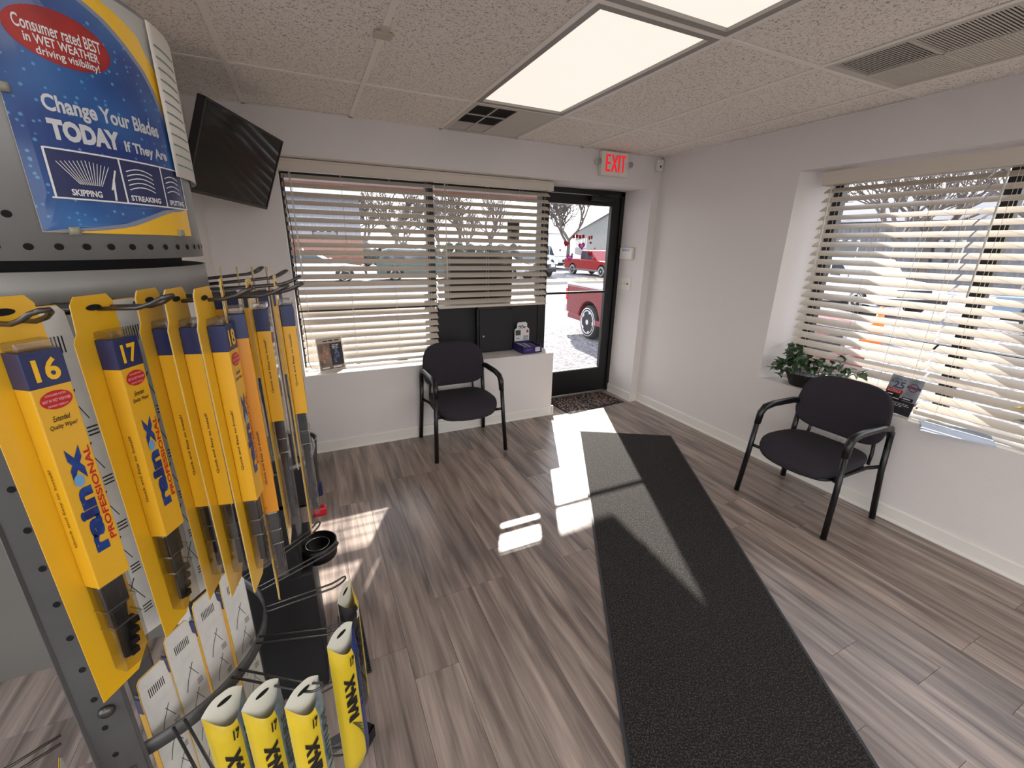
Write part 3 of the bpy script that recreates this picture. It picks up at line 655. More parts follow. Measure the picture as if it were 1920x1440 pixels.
# front ledge: brochure stand
br = thing('brochure_stand', 'white stand with a photo brochure on the front window ledge', 'brochure')
o_ = Vector((.245, .765, LZ+.012)); fnf, nn = frame_from(o_, (.82, .28, 0), (-.075, .10, 1)); BW, BH = .185, .24
obj('backing', slab(MB(), lambda off=0: (lambda u, v_: fnf(off)(u-.006, v_-.006)), BW+.012, BH+.02, .004), whitep, br)
a = slab(MB(), lambda off=0: fnf(off+.002), BW, BH, .001); obj('brochure', a, mat('brochure', srgb(150, 128, 112), .4, col2=srgb(96, 84, 78), noise=.3, nscale=20), br)
a = MB(); rect(a, fnf(.0024), .0, BW, .205, .238); obj('header_band', a, mat('band_tan', srgb(196, 176, 156), .5), br, weld=False)
a = MB(); blurb(a, fnf(.0028), .045, .175, .216, .225, 3); obj('lettering', a, printk, br, weld=False)
a = MB(); rect(a, fnf(.0026), .092, BW, .03, .2); obj('night_panel', a, mat('night_panel', srgb(28, 28, 40), .4), br, weld=False)
def figure(fn, cx, cz, s_):      # printed sitting figure silhouette
    m_ = MB(); ell(m_, fn, cx, cz+.045*s_, .012*s_, .015*s_, 14); ell(m_, fn, cx+.004*s_, cz+.008*s_, .022*s_, .03*s_, 16)
    stroke(m_, fn, [(cx+.015*s_, cz-.01*s_), (cx-.02*s_, cz-.022*s_), (cx-.01*s_, cz-.055*s_)], .016*s_); stroke(m_, fn, [(cx+.012*s_, cz+.02*s_), (cx-.022*s_, cz+.005*s_)], .01*s_); return m_
obj('printed_figure', figure(fnf(.0028), .05, .115, 1.15), mat('fig_warm', srgb(206, 160, 136), .5, col2=srgb(150, 104, 86), noise=.3, nscale=60), br, weld=False)
obj('printed_figure', figure(fnf(.003), .135, .10, .95), mat('fig_cool', srgb(110, 116, 150), .5, col2=srgb(66, 70, 100), noise=.3, nscale=60), br, weld=False)
a = MB(); blurb(a, fnf(.0032), .012, .082, .010, .021, 1); blurb(a, fnf(.0032), .10, .175, .010, .021, 1)
for k, w_ in enumerate((.06, .05, .055)): blurb(a, fnf(.003), .108, .108+w_, .183-.012*k, .188-.012*k, 2)
obj('lettering', a, printw, br, weld=False)
obj('foot', MB().box(-.10, .10, -.002, .06, 0, .004), whitep, br, loc=(.33, .80, LZ+.004), rot=(0, 0, .33))
# display box by the door
db = thing('display_box', 'purple counter display box with a white header card beside the door', 'box', (1.955, .725, LZ+.003), .04)
pm = mat('box_purple', srgb(52, 44, 104), .4); wm = printw
obj('tray', MB().box(0, .20, 0, .008, 0, .06).box(0, .20, .20, .208, 0, .075).box(0, .006, 0, .2, 0, .07).box(.194, .2, 0, .2, 0, .07).box(0, .2, 0, .2, 0, .006), pm, db, weld=False)
hd = MB(); hd.prism([(.02, 0), (.18, 0), (.18, .125), (.155, .145), (.155, .18), (.14, .195), (.06, .195), (.045, .18), (.045, .145), (.02, .125)], .003, Matrix.Translation((0, .215, .06)) @ Matrix.Rotation(PI/2, 4, 'X')); obj('header_card', hd, wm, db)
hf = lambda u, v_: (u, .2105, v_)
a = MB(); rect(a, hf, .03, .085, .13, .18); obj('header_photo', a, mat('hdr_photo', srgb(90, 84, 80), .5, noise=.5, nscale=60), db, weld=False)
a = MB(); ell(a, hf, .16, .165, .013, .016, 16); obj('red_dot', a, printr, db, weld=False)
a = MB(); stroke(a, hf, [(.055, .212), (.075, .222), (.085, .208), (.10, .226), (.115, .206), (.14, .212)], .007); stroke(a, hf, [(.065, .198), (.08, .204), (.10, .196), (.12, .203), (.138, .197)], .005); blurb(a, hf, .04, .08, .098, .104, 2); obj('lettering', a, printk, db, weld=False)
a = MB()
for k in range(4): rect(a, hf, .115, .17, .08+.012*k, .087+.012*k)
obj('print_lines', a, printg, db, weld=False)
ff = lambda u, v_: (u, -.0006, v_)
a = MB(); rect(a, ff, .13, .18, .012, .05); obj('price_label', a, printw, db, weld=False)
a = MB(); stroke(a, lambda u, v_: (u, -.0009, v_), [(.03, .02), (.05, .04), (.06, .022), (.08, .042), (.10, .025)], .004); obj('lettering', a, mat('violet', srgb(120, 110, 190), .5), db, weld=False)
a = MB(); blurb(a, lambda u, v_: (u, -.0012, v_), .135, .175, .024, .028, 2); blurb(a, lambda u, v_: (u, -.0012, v_), .135, .175, .034, .038, 2); obj('lettering', a, printr, db, weld=False)
for k in range(5): obj('packet', MB().box(.02+.034*k, .046+.034*k, .03, .19, .03, .058), mat('packet%d' % k, [srgb(170, 168, 180), srgb(120, 116, 150), srgb(190, 186, 190), srgb(110, 100, 120), srgb(160, 150, 160)][k], .25), db, rot=(.05, .1, 0))

# ------------------------------------------------------------------ bin and water cooler
ck = thing('water_cooler', 'black water cooler with a red hot tap standing behind the display rack', 'cooler', (0, 0, 0))
obj('body', MB().box(-.22, .13, -1.36, -1.05, .0, .52).box(-.22, .10, -1.36, -1.05, .5, .80), blackm, ck, bevel=.012, weld=False)
hdm = MB(); hdm.prism([(-.22, -1.36), (.10, -1.36), (.155, -1.33), (.178, -1.27), (.185, -1.205), (.178, -1.14), (.155, -1.08), (.10, -1.05), (-.22, -1.05)], .14, Matrix.Translation((0, 0, .765))); obj('head', hdm, blackp, ck, bevel=.01)
obj('top_rim', MB().tube([(.10, -1.352, .905), (.152, -1.326, .905), (.174, -1.27, .905), (.181, -1.205, .905), (.174, -1.14, .905), (.152, -1.085, .905), (.10, -1.058, .905)], .006, 6), mat('rim_grey', srgb(130, 130, 134), .3), ck)
dt = MB().lathe([(0, 0), (.062, 0), (.066, .055), (.060, .058), (.058, .03), (0, .028)], (.15, -1.24, .49), 28); obj('drip_tray', dt, blackp, ck)
obj('tray_coil', MB().tube([(.15+.04*math.cos(a), -1.24+.04*math.sin(a), .535) for a in [2*PI*i/20 for i in range(20)]], .003, 6, closed=True), mat('steel', srgb(170, 172, 175), .25, metal=1), ck)
rt_ = MB().tube([(.10, -1.22, .70), (.145, -1.22, .70), (.165, -1.22, .675)], .013, 8); obj('tap', rt_, blackp, ck)
obj('tap_lever', MB().box(.150, .195, -1.235, -1.205, .640, .675, Matrix.Translation((0, 0, 0))), mat('tap_red', srgb(200, 18, 34), .3), ck, bevel=.006)
rt_ = MB().tube([(.10, -1.17, .70), (.155, -1.17, .70), (.178, -1.19, .71)], .012, 8); obj('tap', rt_, blackp, ck)
obj('tap_lever', MB().box(.165, .19, -1.205, -1.185, .705, .765), mat('tap_blue', srgb(26, 34, 74), .3), ck, bevel=.005)

# ------------------------------------------------------------------ display rack
galv = mat('galvanised', srgb(150, 150, 148), .5, metal=.3, noise=.12, nscale=9)
postm = mat('post_grey', srgb(98, 98, 98), .45, metal=.5, noise=.15, nscale=12)
holem = mat('hole_black', srgb(6, 6, 6), .9)
RC = Vector((-.208, -1.70, 0)); RR = .26
def cylf(R): return lambda th, z: Vector((RC.x+R*math.cos(math.radians(th)), RC.y+R*math.sin(math.radians(th)), z))
def arcshell(mb, th0, th1, z0, z1, R=RR, t=.003, n=None):
    n = n or max(2, int(abs(th1-th0)/4)); a, b = cylf(R), cylf(R-t)
    mb.grid(lambda u, v: a(th0+(th1-th0)*u, z0+(z1-z0)*v), n, 1); mb.grid(lambda u, v: b(th0+(th1-th0)*u, z0+(z1-z0)*v), n, 1)
    mb.grid(lambda u, v: (a if v < .5 else b)(th0+(th1-th0)*u, z0), n, 1, False); mb.grid(lambda u, v: (a if v < .5 else b)(th0+(th1-th0)*u, z1), n, 1, False)
    if abs(th1-th0) < 359:
        for th in (th0, th1): mb.add([a(th, z0), b(th, z0), b(th, z1), a(th, z1)], [(0, 1, 2, 3)])
    return mb
def radial(az, r, z): return RC+Vector((r*math.cos(math.radians(az)), r*math.sin(math.radians(az)), z))
rk = thing('display_rack', 'round galvanised wiper blade display rack on casters in the left foreground', 'rack', (0, 0, 0))
obj('header_panel', arcshell(MB(), -180, 180, 1.545, 1.892, n=90), galv, rk)
obj('drum', arcshell(MB(), -180, 180, 1.484, 1.531, n=90), galv, rk)
obj('core', MB().lathe([(0, 1.47), (.225, 1.47), (.225, 1.60)], RC, 48), blackm, rk)
hl = MB()
for th in [-68.5+6.1*k for k in range(14)]:
    f_ = cylf(RR+.0006); ell(hl, f_, th, 1.562, 1.05, .0044, 14)
for z in (1.60, 1.645, 1.69, 1.735, 1.78): ell(hl, cylf(RR+.0006), -64.5, z, 1.05, .0044, 14)
for z in (1.875, 1.83, 1.72, 1.65): ell(hl, cylf(RR+.0006), -8, z, 1.05, .0044, 14)
tag(obj('perforation', hl, holem, rk, weld=False), kind='stuff')
for az0, az1 in ((-87, -74), (48, 60), (110, 122)):
    p_ = MB(); arcshell(p_, az0, az1, .10, 1.49, RR, .004)
    for th in (az0, az1): a_, b_ = radial(th, RR, 0), radial(th, RR-.03, 0); p_.tube([a_+Vector((0, 0, .1)), a_+Vector((0, 0, 1.48))], .0035, 4)
    po = obj('upright', p_, postm, rk, weld=False)
    h_ = MB()
    for k in range(17): ell(h_, cylf(RR+.0007), az0+5.5, .20+.0655*k, .95, .005, 12)
    tag(obj('hole', h_, holem, po, weld=False), kind='stuff')
obj('bolt', MB().lathe([(0, 0), (.011, 0), (.011, .005), (.007, .009), (0, .009)], (0, 0, 0), 12, 'x'), wire, rk, loc=radial(-79.5, RR, .823), rot=(0, 0, math.radians(-79.5)))
obj('mid_ring', arcshell(MB(), -80, 114, .668, .700, .245, .004, 60), postm, rk)
obj('low_ring', arcshell(MB(), -80, 114, .30, .325, .245, .004, 60), postm, rk)
obj('brace', MB().tube([radial(-79, .258, .68), radial(-79, .258, .40), radial(-70, .15, .35)], .009, 6), postm, rk)
for az in (9.5, 99.5, 189.5, 279.5):
    R_ = Matrix.Translation(RC) @ Matrix.Rotation(math.radians(az), 4, 'Z')
    obj('base_leg', MB().box(0, .44, -.016, .016, .072, .100, R_), postm, rk, bevel=.002)
    cs = obj('caster', MB().lathe([(0, -.012), (.022, -.012), (.026, -.006), (.026, .006), (.022, .012), (0, .012)], (0, 0, 0), 20, 'y'), blackp, rk, loc=radial(az, .445, .0262), rot=(0, 0, math.radians(az+35)))
    obj('caster_fork', MB().box(-.02, .02, -.018, -.014, -.004, .046).box(-.02, .02, .014, .018, -.004, .046).box(-.02, .02, -.018, .018, .040, .046), blackp, cs, weld=False)
def hook(root, tip, name='hook', w=.009, r=.0026, rise=.010, parent=rk):
    a = Vector(root); b = Vector(tip); d = (b-a); d.z = 0; L = d.length; d.normalize(); s_ = Vector((-d.y, d.x, 0))*w; u_ = Vector((0, 0, 1))
    def pt(f, side, dz=0): return a.lerp(b, f)+s_*side+u_*dz
    e = .022/L
    pts = [pt(0, 1), pt(1-e*1.3, 1), pt(1-e*.5, 1, rise*.45), pt(1, .85, rise), pt(1+e*.28, .4, rise*1.25), pt(1+e*.28, -.4, rise*1.25), pt(1, -.85, rise), pt(1-e*.5, -1, rise*.45), pt(1-e*1.3, -1), pt(0, -1)]
    o = obj(name, MB().tube(pts, r, 8), wire, parent); return o
def hk(az, tip, z0=1.488):
    rt0 = radial(az, RR, z0); return hook(rt0, (tip[0], tip[1], z0+.010))
hk(-97, (.002, -2.165)); hk(-76, (.072, -2.065)); hk(-64, (.148, -1.992)); hk(-50, (.192, -1.965)); hk(-42, (.212, -1.925)); hk(-14, (.208, -1.77)); hk(16, (.18, -1.57)); hk(42, (.122, -1.42))
for az, r_ in ((-62, .44), (-36, .445), (-17, .43), (4, .43), (24, .46), (40, .49)): hook(radial(az, .246, .697), radial(az, r_, .703))
for az, r_ in ((-50, .45), (-20, .43), (10, .43)): hook(radial(az, .246, .318), radial(az, r_, .323))
for (a_, b_) in (((-.222, -1.96, .80), (-.30, -1.99, .79)), ((-.222, -1.96, .70), (-.345, -1.985, .69)), ((-.222, -1.96, .60), (-.36, -2.0, .59)), ((-.222, -1.96, .55), (-.37, -2.01, .54))): hook(a_, b_, r=.0022)
# header sign
sgm = thing('header_sign', 'curved blue and yellow wiper sign reading Change Your Blades TODAY clipped to the rack', 'sign')
def blue_mat():
    m = mat('sign_blue', srgb(20, 60, 140), .3, coat=.4); n = m.node_tree.nodes; l = m.node_tree.links; b = n['Principled BSDF']
    t = [x for x in n if x.type == 'TEX_COORD'][0]
    x = n.new('ShaderNodeTexNoise'); x.inputs['Scale'].default_value = 7; l.new(t.outputs['Object'], x.inputs['Vector'])
    r = n.new('ShaderNodeValToRGB'); r.color_ramp.elements[0].color = srgb(14, 48, 118); r.color_ramp.elements[1].color = srgb(42, 112, 178); r.color_ramp.elements[0].position = .38; r.color_ramp.elements[1].position = .68; l.new(x.outputs[0], r.inputs[0])
    v = n.new('ShaderNodeTexVoronoi'); v.inputs['Scale'].default_value = 130; v.inputs['Randomness'].default_value = 1; l.new(t.outputs['Object'], v.inputs['Vector'])
    r2_ = n.new('ShaderNodeValToRGB'); r2_.color_ramp.elements[0].color = (1, 1, 1, 1); r2_.color_ramp.elements[1].color = (0, 0, 0, 1); r2_.color_ramp.elements[0].position = .2; r2_.color_ramp.elements[1].position = .3; l.new(v.outputs['Distance'], r2_.inputs[0])
    sp_ = n.new('ShaderNodeSeparateColor'); l.new(v.outputs['Color'], sp_.inputs[0]); gt = n.new('ShaderNodeMath'); gt.operation = 'GREATER_THAN'; gt.inputs[1].default_value = .55; l.new(sp_.outputs[0], gt.inputs[0])
    mm = n.new('ShaderNodeMath'); mm.operation = 'MULTIPLY'; l.new(gt.outputs[0], mm.inputs[0]); l.new(r2_.outputs[0], mm.inputs[1])
    m2 = n.new('ShaderNodeMath'); m2.operation = 'MULTIPLY'; m2.inputs[1].default_value = .6; l.new(mm.outputs[0], m2.inputs[0])
    mx = n.new('ShaderNodeMix'); mx.data_type = 'RGBA'; l.new(m2.outputs[0], mx.inputs[0]); l.new(r.outputs[0], mx.inputs[6]); mx.inputs[7].default_value = srgb(96, 176, 220); l.new(mx.outputs[2], b.inputs['Base Color'])
    return m
sc = lambda off: cylf(RR+.004+off)
TH0, TH1, ZS0, ZS1 = -58.8, -10.5, 1.580, 1.884
obj('panel', arcshell(MB(), TH0, TH1, ZS0, ZS1, RR+.004, .003, 24), mat('sign_grey', srgb(205, 206, 200), .25, coat=.3), sgm)
def interp(tab, z):
    for (a, b), (c, d) in zip(tab[:-1], tab[1:]):
        if a <= z <= c: return b+(d-b)*(z-a)/(c-a) if c > a else b
    return tab[-1][1]
tin = [(1.580, -58.8), (1.583, -58.0), (1.586, -50), (1.594, -39), (1.606, -31.5), (1.617, -24.5), (1.624, -14), (1.628, -10.5), (1.70, -10.5), (1.735, -13), (1.759, -15.6), (1.786, -18), (1.808, -21.3), (1.83, -26.8), (1.849, -32.5), (1.860, -38), (1.870, -46), (1.876, -58.8)]
tyl = [(1.580, -10.5), (1.79, -10.5), (1.815, -13), (1.84, -17.5), (1.855, -19.5), (1.868, -26.7), (1.878, -34), (1.884, -38)]
def rows(tab, z0, z1, dth=0, n=70, f_=None):
    mb = MB(); k = 16
    for i in range(n):
        za, zb = z0+(z1-z0)*i/n, z0+(z1-z0)*(i+1)/n
        ta, tb = interp(tab, za)+dth, interp(tab, zb)+dth
        vs = [f_(TH0+(ta-TH0)*j/k, za) for j in range(k+1)]+[f_(TH0+(tb-TH0)*j/k, zb) for j in range(k+1)]
        mb.add(vs, [(j, j+1, k+2+j, k+1+j) for j in range(k)])
    return mb
obj('yellow_band', rows(tyl, ZS0, ZS1, 0, 40, sc(.0004)), printy, sgm, weld=False)
lim = lambda tab, d_: [(z, min(t+d_, -10.5)) for z, t in tab]
obj('grey_swoosh', rows([(z-(.004 if z < 1.63 else -.003), t) for z, t in lim(tin, 1.8)], ZS0+.0005, 1.879, 0, 80, sc(.0008)), mat('swoosh', srgb(128, 138, 160), .35), sgm, weld=False)
obj('blue_field', rows(tin, ZS0+.001, 1.876, 0, 90, sc(.0012)), blue_mat(), sgm, weld=False)
ovm = mat('oval_red', srgb(168, 34, 30), .35, col2=srgb(112, 16, 26), noise=.4, nscale=14)
obj('red_oval', ell(MB(), sc(.0016), -43.6, 1.8075, 11.6, .0300, 48), ovm, sgm, weld=False)
a = MB(); text(a, 'Consumer rated BEST', sc(.0021), -53.2, -34.4, 1.8065, 1.8205, .015)
text(a, 'in WET WEATHER', sc(.0021), -51.8, -35.6, 1.7945, 1.8045, .02); text(a, 'driving visibility!', sc(.0021), -50.0, -36.0, 1.781, 1.7925, .015); obj('lettering', a, printw, sgm, weld=False)
a = MB(); text(a, 'Change Your Blades', sc(.0018), -51.8, -19.2, 1.7175, 1.742, .03); text(a, 'TODAY', sc(.0018), -51.9, -35.0, 1.691, 1.715, .06); text(a, 'If They Are', sc(.0018), -33.8, -17.4, 1.688, 1.706, .03); obj('lettering', a, silver, sgm, weld=False)
a = MB(); rect(a, sc(.0016), -54.2, -10.6, 1.622, 1.681, 16); obj('icon_panel', a, printnavy, sgm, weld=False)
a = MB()
for (t0, t1, z0, z1) in ((-54.2, -10.6, 1.6795, 1.6815), (-55.0, -10.6, 1.6215, 1.6235)):
    rect(a, sc(.002), t0, t1, z0, z1, 16)
for t_ in (-54.2, -36.9, -22.3, -10.9): rect(a, sc(.002), t_-.25, t_+.25, 1.622, 1.681)
obj('icon_frame', a, printw, sgm, weld=False)
a = MB(); KM = math.radians(1)*.2655; sm = lambda u, v: sc(.0021)(u/KM, v)
def st(pts, w=.0011): stroke(a, sm, [(t*KM, z) for t, z in pts], w)
for k in range(14):
    t_ = -52.3+k*.93; st([(t_, 1.671-.0007*abs(k-7)), (t_*.42-.58*45.2, 1.641)], .0008)
text(a, 'SKIPPING', sc(.0021), -50.6, -43.6, 1.6265, 1.6345, .03)
st([(-38.6, 1.664), (-40.6, 1.638)], .0022); st([(-39.6, 1.652), (-40.2, 1.6245)], .0026)
for k in range(5):
    c_ = [(-35.4+j*1.5, 1.662-.006*k+.008*math.sin(PI*(j+1)/8)) for j in range(7)]; st(c_, .0013)
text(a, 'STREAKING', sc(.0021), -35.6, -25.0, 1.6265, 1.634, .03)
for k in range(4):
    c_ = [(-21+j*1.4, 1.662-.007*k+.007*math.sin(PI*(j+1)/7)) for j in range(6)]; st(c_, .0013)
text(a, 'SPLITTING', sc(.0021), -20.8, -12.5, 1.6265, 1.634, .03)
obj('icon_drawing', a, printw, sgm, weld=False)
for th, z in ((-52.4, 1.582), (-18.4, 1.584), (-58.4, 1.739)):
    obj('clip', arcshell(MB(), th-1.2, th+1.2, z-.005, z+.005, RR+.009, .006, 3), mat('clip_clear', srgb(150, 148, 130), .3), sgm)
ws = thing('side_card', 'narrow white printed card at the right end of the blue rack sign', 'card')
obj('card', arcshell(MB(), -14.8, 22, 1.672, 1.884, RR+.010, .0015, 14), mat('card_white', srgb(222, 216, 206), .55), ws)
a = MB()
for k in range(12): z = 1.69+.015*k; rect(a, cylf(RR+.0108), -13.2, 2, z, z+.0022, 4)
obj('print_lines', a, mat('print_teal', srgb(90, 140, 130), .5), ws, weld=False)

# ------------------------------------------------------------------ wiper blade packs
cardm = mat('pack_yellow', srgb(224, 172, 26), .32, coat=.3); boxm = mat('box_yellow', srgb(226, 172, 32), .33, coat=.4)
boxo = mat('box_orange', srgb(220, 146, 20), .35, coat=.3)
backm = mat('card_back_white', srgb(214, 212, 206), .5, noise=.12, nscale=30)
wipm = mat('wiper_black', srgb(14, 14, 15), .4)
logob = mat('logo_blue', srgb(22, 70, 150), .35, col2=srgb(14, 34, 96), noise=.4, nscale=60)
TT = .0006
def make_pack(L=.48, yellow=boxm, zb=.272):
    """origin at the top of the hanging tab; front is local -y"""
    t = thing('wiper_pack', '', 'wiper blade pack', (0, 0, 0))
    zt = -.051; zm = zt-zb
    P = [(-.026, -.008), (-.020, 0), (.020, 0), (.026, -.008), (.028, -.045), (.029, -L+.030), (.012, -L+.004), (-.030, -L+.0), (-.034, -.05), (-.028, -.04)]
    M0 = Matrix.Rotation(PI/2, 4, 'X')
    obj('card', MB().prism(P, .0010, M0), cardm, t)
    Pb = [(x*.97, z*.995-.001) for x, z in P]
    cb = obj('card_back', MB().prism(Pb, .0006, Matrix.Translation((0, .0012, 0)) @ M0), backm, t)
    fb = lambda u, v: (u, .0014, v); a = MB()
    for k in range(5):
        z = -.10-.07*k; stroke(a, fb, [(-.012, z), (.004, z-.03), (.012, z-.055)], .0016); stroke(a, fb, [(-.004, z-.004), (-.018, z-.04)], .001)
        for q in range(3): rect(a, fb, -.024, -.012, z-.052-.005*q, z-.050-.005*q)
    for k in range(9): rect(a, fb, -.016+.0035*k, -.0145+.0035*k, -.055, -.035)
    obj('back_print', a, printk, cb, weld=False)
    hz = MB(); ell(hz, lambda u, v: (u, -.0014, v), 0, -.014, .010, .0035, 16); obj('hang_hole', hz, holem, t, weld=False)
    obj('insert_box', MB().box(-.011, .023, -.0222, -.0012, zm, zt), yellow, t, bevel=.0012)
    obj('size_block', MB().box(-.0113, .0233, -.0225, -.0012, zt-.036, zt+.0003), printnavy, t, bevel=.0008)
    f = lambda off=0: (lambda u, v: (.006+(u-.0055)*.87, -.0227-off, v))
    a = ell(MB(), f(0), .0062, zt-.050, .0155, .0095, 28); obj('red_oval', a, printr, t, weld=False)
    a = MB(); text(a, 'CONSUMER RATED', f(TT), -.004, .016, zt-.0455, zt-.0435); text(a, 'BEST IN WET WEATHER', f(TT), -.0075, .0195, zt-.0515, zt-.0485, .02); text(a, 'DRIVING VISIBILITY', f(TT), -.004, .016, zt-.0565, zt-.0545); obj('oval_lettering', a, mat('pale_pink', srgb(230, 170, 170), .5), t, weld=False)
    a = MB(); text(a, 'Extended', f(0), -.003, .014, zt-.072, zt-.066, .01, .3); text(a, 'Quality Wipes!', f(0), -.008, .019, zt-.081, zt-.075, .01, .3); obj('lettering', a, printk, t, weld=False)
    a = MB(); text(a, 'rain x', f(0), -.008, .012, zm+.042, zt-.102, .055, 0, True); obj('logo', a, logob, t, weld=False)
    a = MB(); ell(a, f(TT), .002, zm+.042+(zt-.102-zm-.042)*.70, .0055, .007, 16); obj('logo_drop', a, mat('drop_blue', srgb(110, 160, 205), .2), t, weld=False)
    a = MB(); text(a, 'PROFESSIONAL', f(0), .0145, .0215, zm+.05, zt-.106, .025, 0, True); obj('lettering', a, printr, t, weld=False)
    g_ = lambda u, v: (-.0148, -.0012-u, v)
    a = MB(); text(a, 'Quick and Easy to Install!', lambda u, v: (-.0118, -u, v), .0095, .0135, zm+.055, zm+.150, .01, 0, True); obj('side_lettering', a, printk, t, weld=False)
    for dz in (0,): 
        l_ = MB()
        for yy in (-.010, -.022): l_.box(-.0146, -.0139, yy-.0004, yy+.0004, zm, zt-.036)
    # wiper adapters in the clear blister below
    zc = -L+.030
    ad_ = MB(); ad_.box(-.008, .017, -.018, -.004, zm-.040, zm-.002); ad_.box(-.006, .010, -.0185, -.004, zm-.066, zm-.040)
    obj('adapter', ad_, wipm, t, bevel=.002, weld=False)
    bl_ = MB(); bl_.tube([(.010, -.011, zm-.02), (.005, -.011, zm-.07), (.001, -.010, zc+.012)], [.008, .006, .004], 6); obj('wiper_arm_end', bl_, wipm, t)
    c3 = MB()
    for k in range(4): c3.box(.002+.003*k, .011+.003*k, -.017, -.006, zc+.012+.013*k, zc+.020+.013*k)
    obj('clip_set', c3, wipm, t, weld=False)
    obj('blister', MB().box(-.0105, .0225, -.020, -.0012, zc, zm), clear, t, bevel=.002)
    for dz in (.035, .062): obj('blister_rib', MB().tube([(-.0108, -.003, zm-dz), (-.0108, -.0205, zm-dz), (.0228, -.0205, zm-dz), (.0228, -.003, zm-dz)], .0012, 5), clear, t)
    obj('blister_top', MB().box(-.0105, .0225, -.021, -.0012, zt+.001, zt+.010), clear, t, bevel=.002)
    return t
def number(t, n_):
    a = MB(); text(a, n_, lambda u, v: (.006+(u-.0055)*.87, -.0229, v), -.006, .018, -.051-.030, -.051-.007, .03)
    obj('size_number', a, printy, t, weld=False)
def place(t, x, y, z, az, n_, label, group):
    t.location = (x, y, z); t.rotation_euler = (0, 0, math.radians(az+90)); number(t, n_); t['label'] = label; t['group'] = group; return t
G1 = 'yellow wiper packs on the upper hooks'
proto = make_pack(); protoO = make_pack(.55, boxo, .335); protoC = make_pack(.50, boxm, .20)
def dup(p, x, y, z, az, n_, label, g=G1):
    c = copy_tree(p); return place(c, x, y, z, az, n_, label, g)
dup(proto, -.004, -2.041, 1.511, -25, '17', 'wiper pack with a blue 17 block, second from the left')
dup(proto, .034, -1.985, 1.512, -13, '17', 'wiper pack behind the 17, showing its side, third from the left')
dup(proto, .065, -1.994, 1.513, -13, '18', 'wiper pack between two others, its side showing, fourth from the left')
dup(proto, .097, -2.000, 1.514, -12, '18', 'wiper pack with a narrow blue 18 block facing right')
place(proto, -.038, -2.134, 1.520, -37, '16', 'wiper pack with a blue 16 block, leftmost and nearest on the rack', G1)
place(protoO, .114, -1.960, 1.523, 6, '19', 'orange toned wiper pack hanging right of the 18 pack', G1)
place(protoC, .138, -1.868, 1.516, -2, '20', 'short wiper pack hanging just left of the rightmost full pack', G1)
dup(protoC, .176, -1.855, 1.520, 0, '20', 'rightmost full wiper pack on the upper hooks, with a short insert and clear lower blister')
for k, (x, y) in enumerate(((.030, -1.585), (.060, -1.58), (.090, -1.575), (.118, -1.57), (.146, -1.565))):
    dup(protoC, x, y, 1.519, 8, '21', 'far wiper pack whose tab stands above the wire hooks, %s from the left' % ['first', 'second', 'third', 'fourth', 'fifth'][k], 'far wiper packs with only their tabs showing')
dup(proto, -.052, -2.045, 1.500, 142, '17', 'reversed wiper pack with pale back, right behind the leftmost pack', 'reversed wiper packs with printed backs')
dup(proto, .004, -1.985, 1.500, 150, '18', 'reversed wiper pack with pale back, just right of the 17 pack', 'reversed wiper packs with printed backs')
for k, (x, y, z) in enumerate(((-.004, -1.753, .890), (-.045, -1.798, .878), (-.084, -1.847, .856), (-.120, -1.892, .82))):
    dup(proto, x, y, z, 146, '18', 'low hanging wiper pack seen from its white printed back, %s from the right' % ['first', 'second', 'third', 'fourth'][k], 'wiper packs inside the rack seen from the back')
dup(proto, -.205, -2.012, .80, -160, '16', 'wiper pack low on the left of the perforated post', 'reversed wiper packs with printed backs')
rcard = thing('hang_card', 'white card with red print hanging on the lower left hook', 'card', (-.315, -1.99, .80), math.radians(20))
obj('card', MB().box(-.028, .028, -.001, .001, -.11, 0), backm, rcard); a = MB(); stroke(a, lambda u, v: (u, -.0014, v), [(-.01, -.08), (.012, -.065), (-.008, -.05), (.012, -.035)], .006); obj('lettering', a, printr, rcard, weld=False)
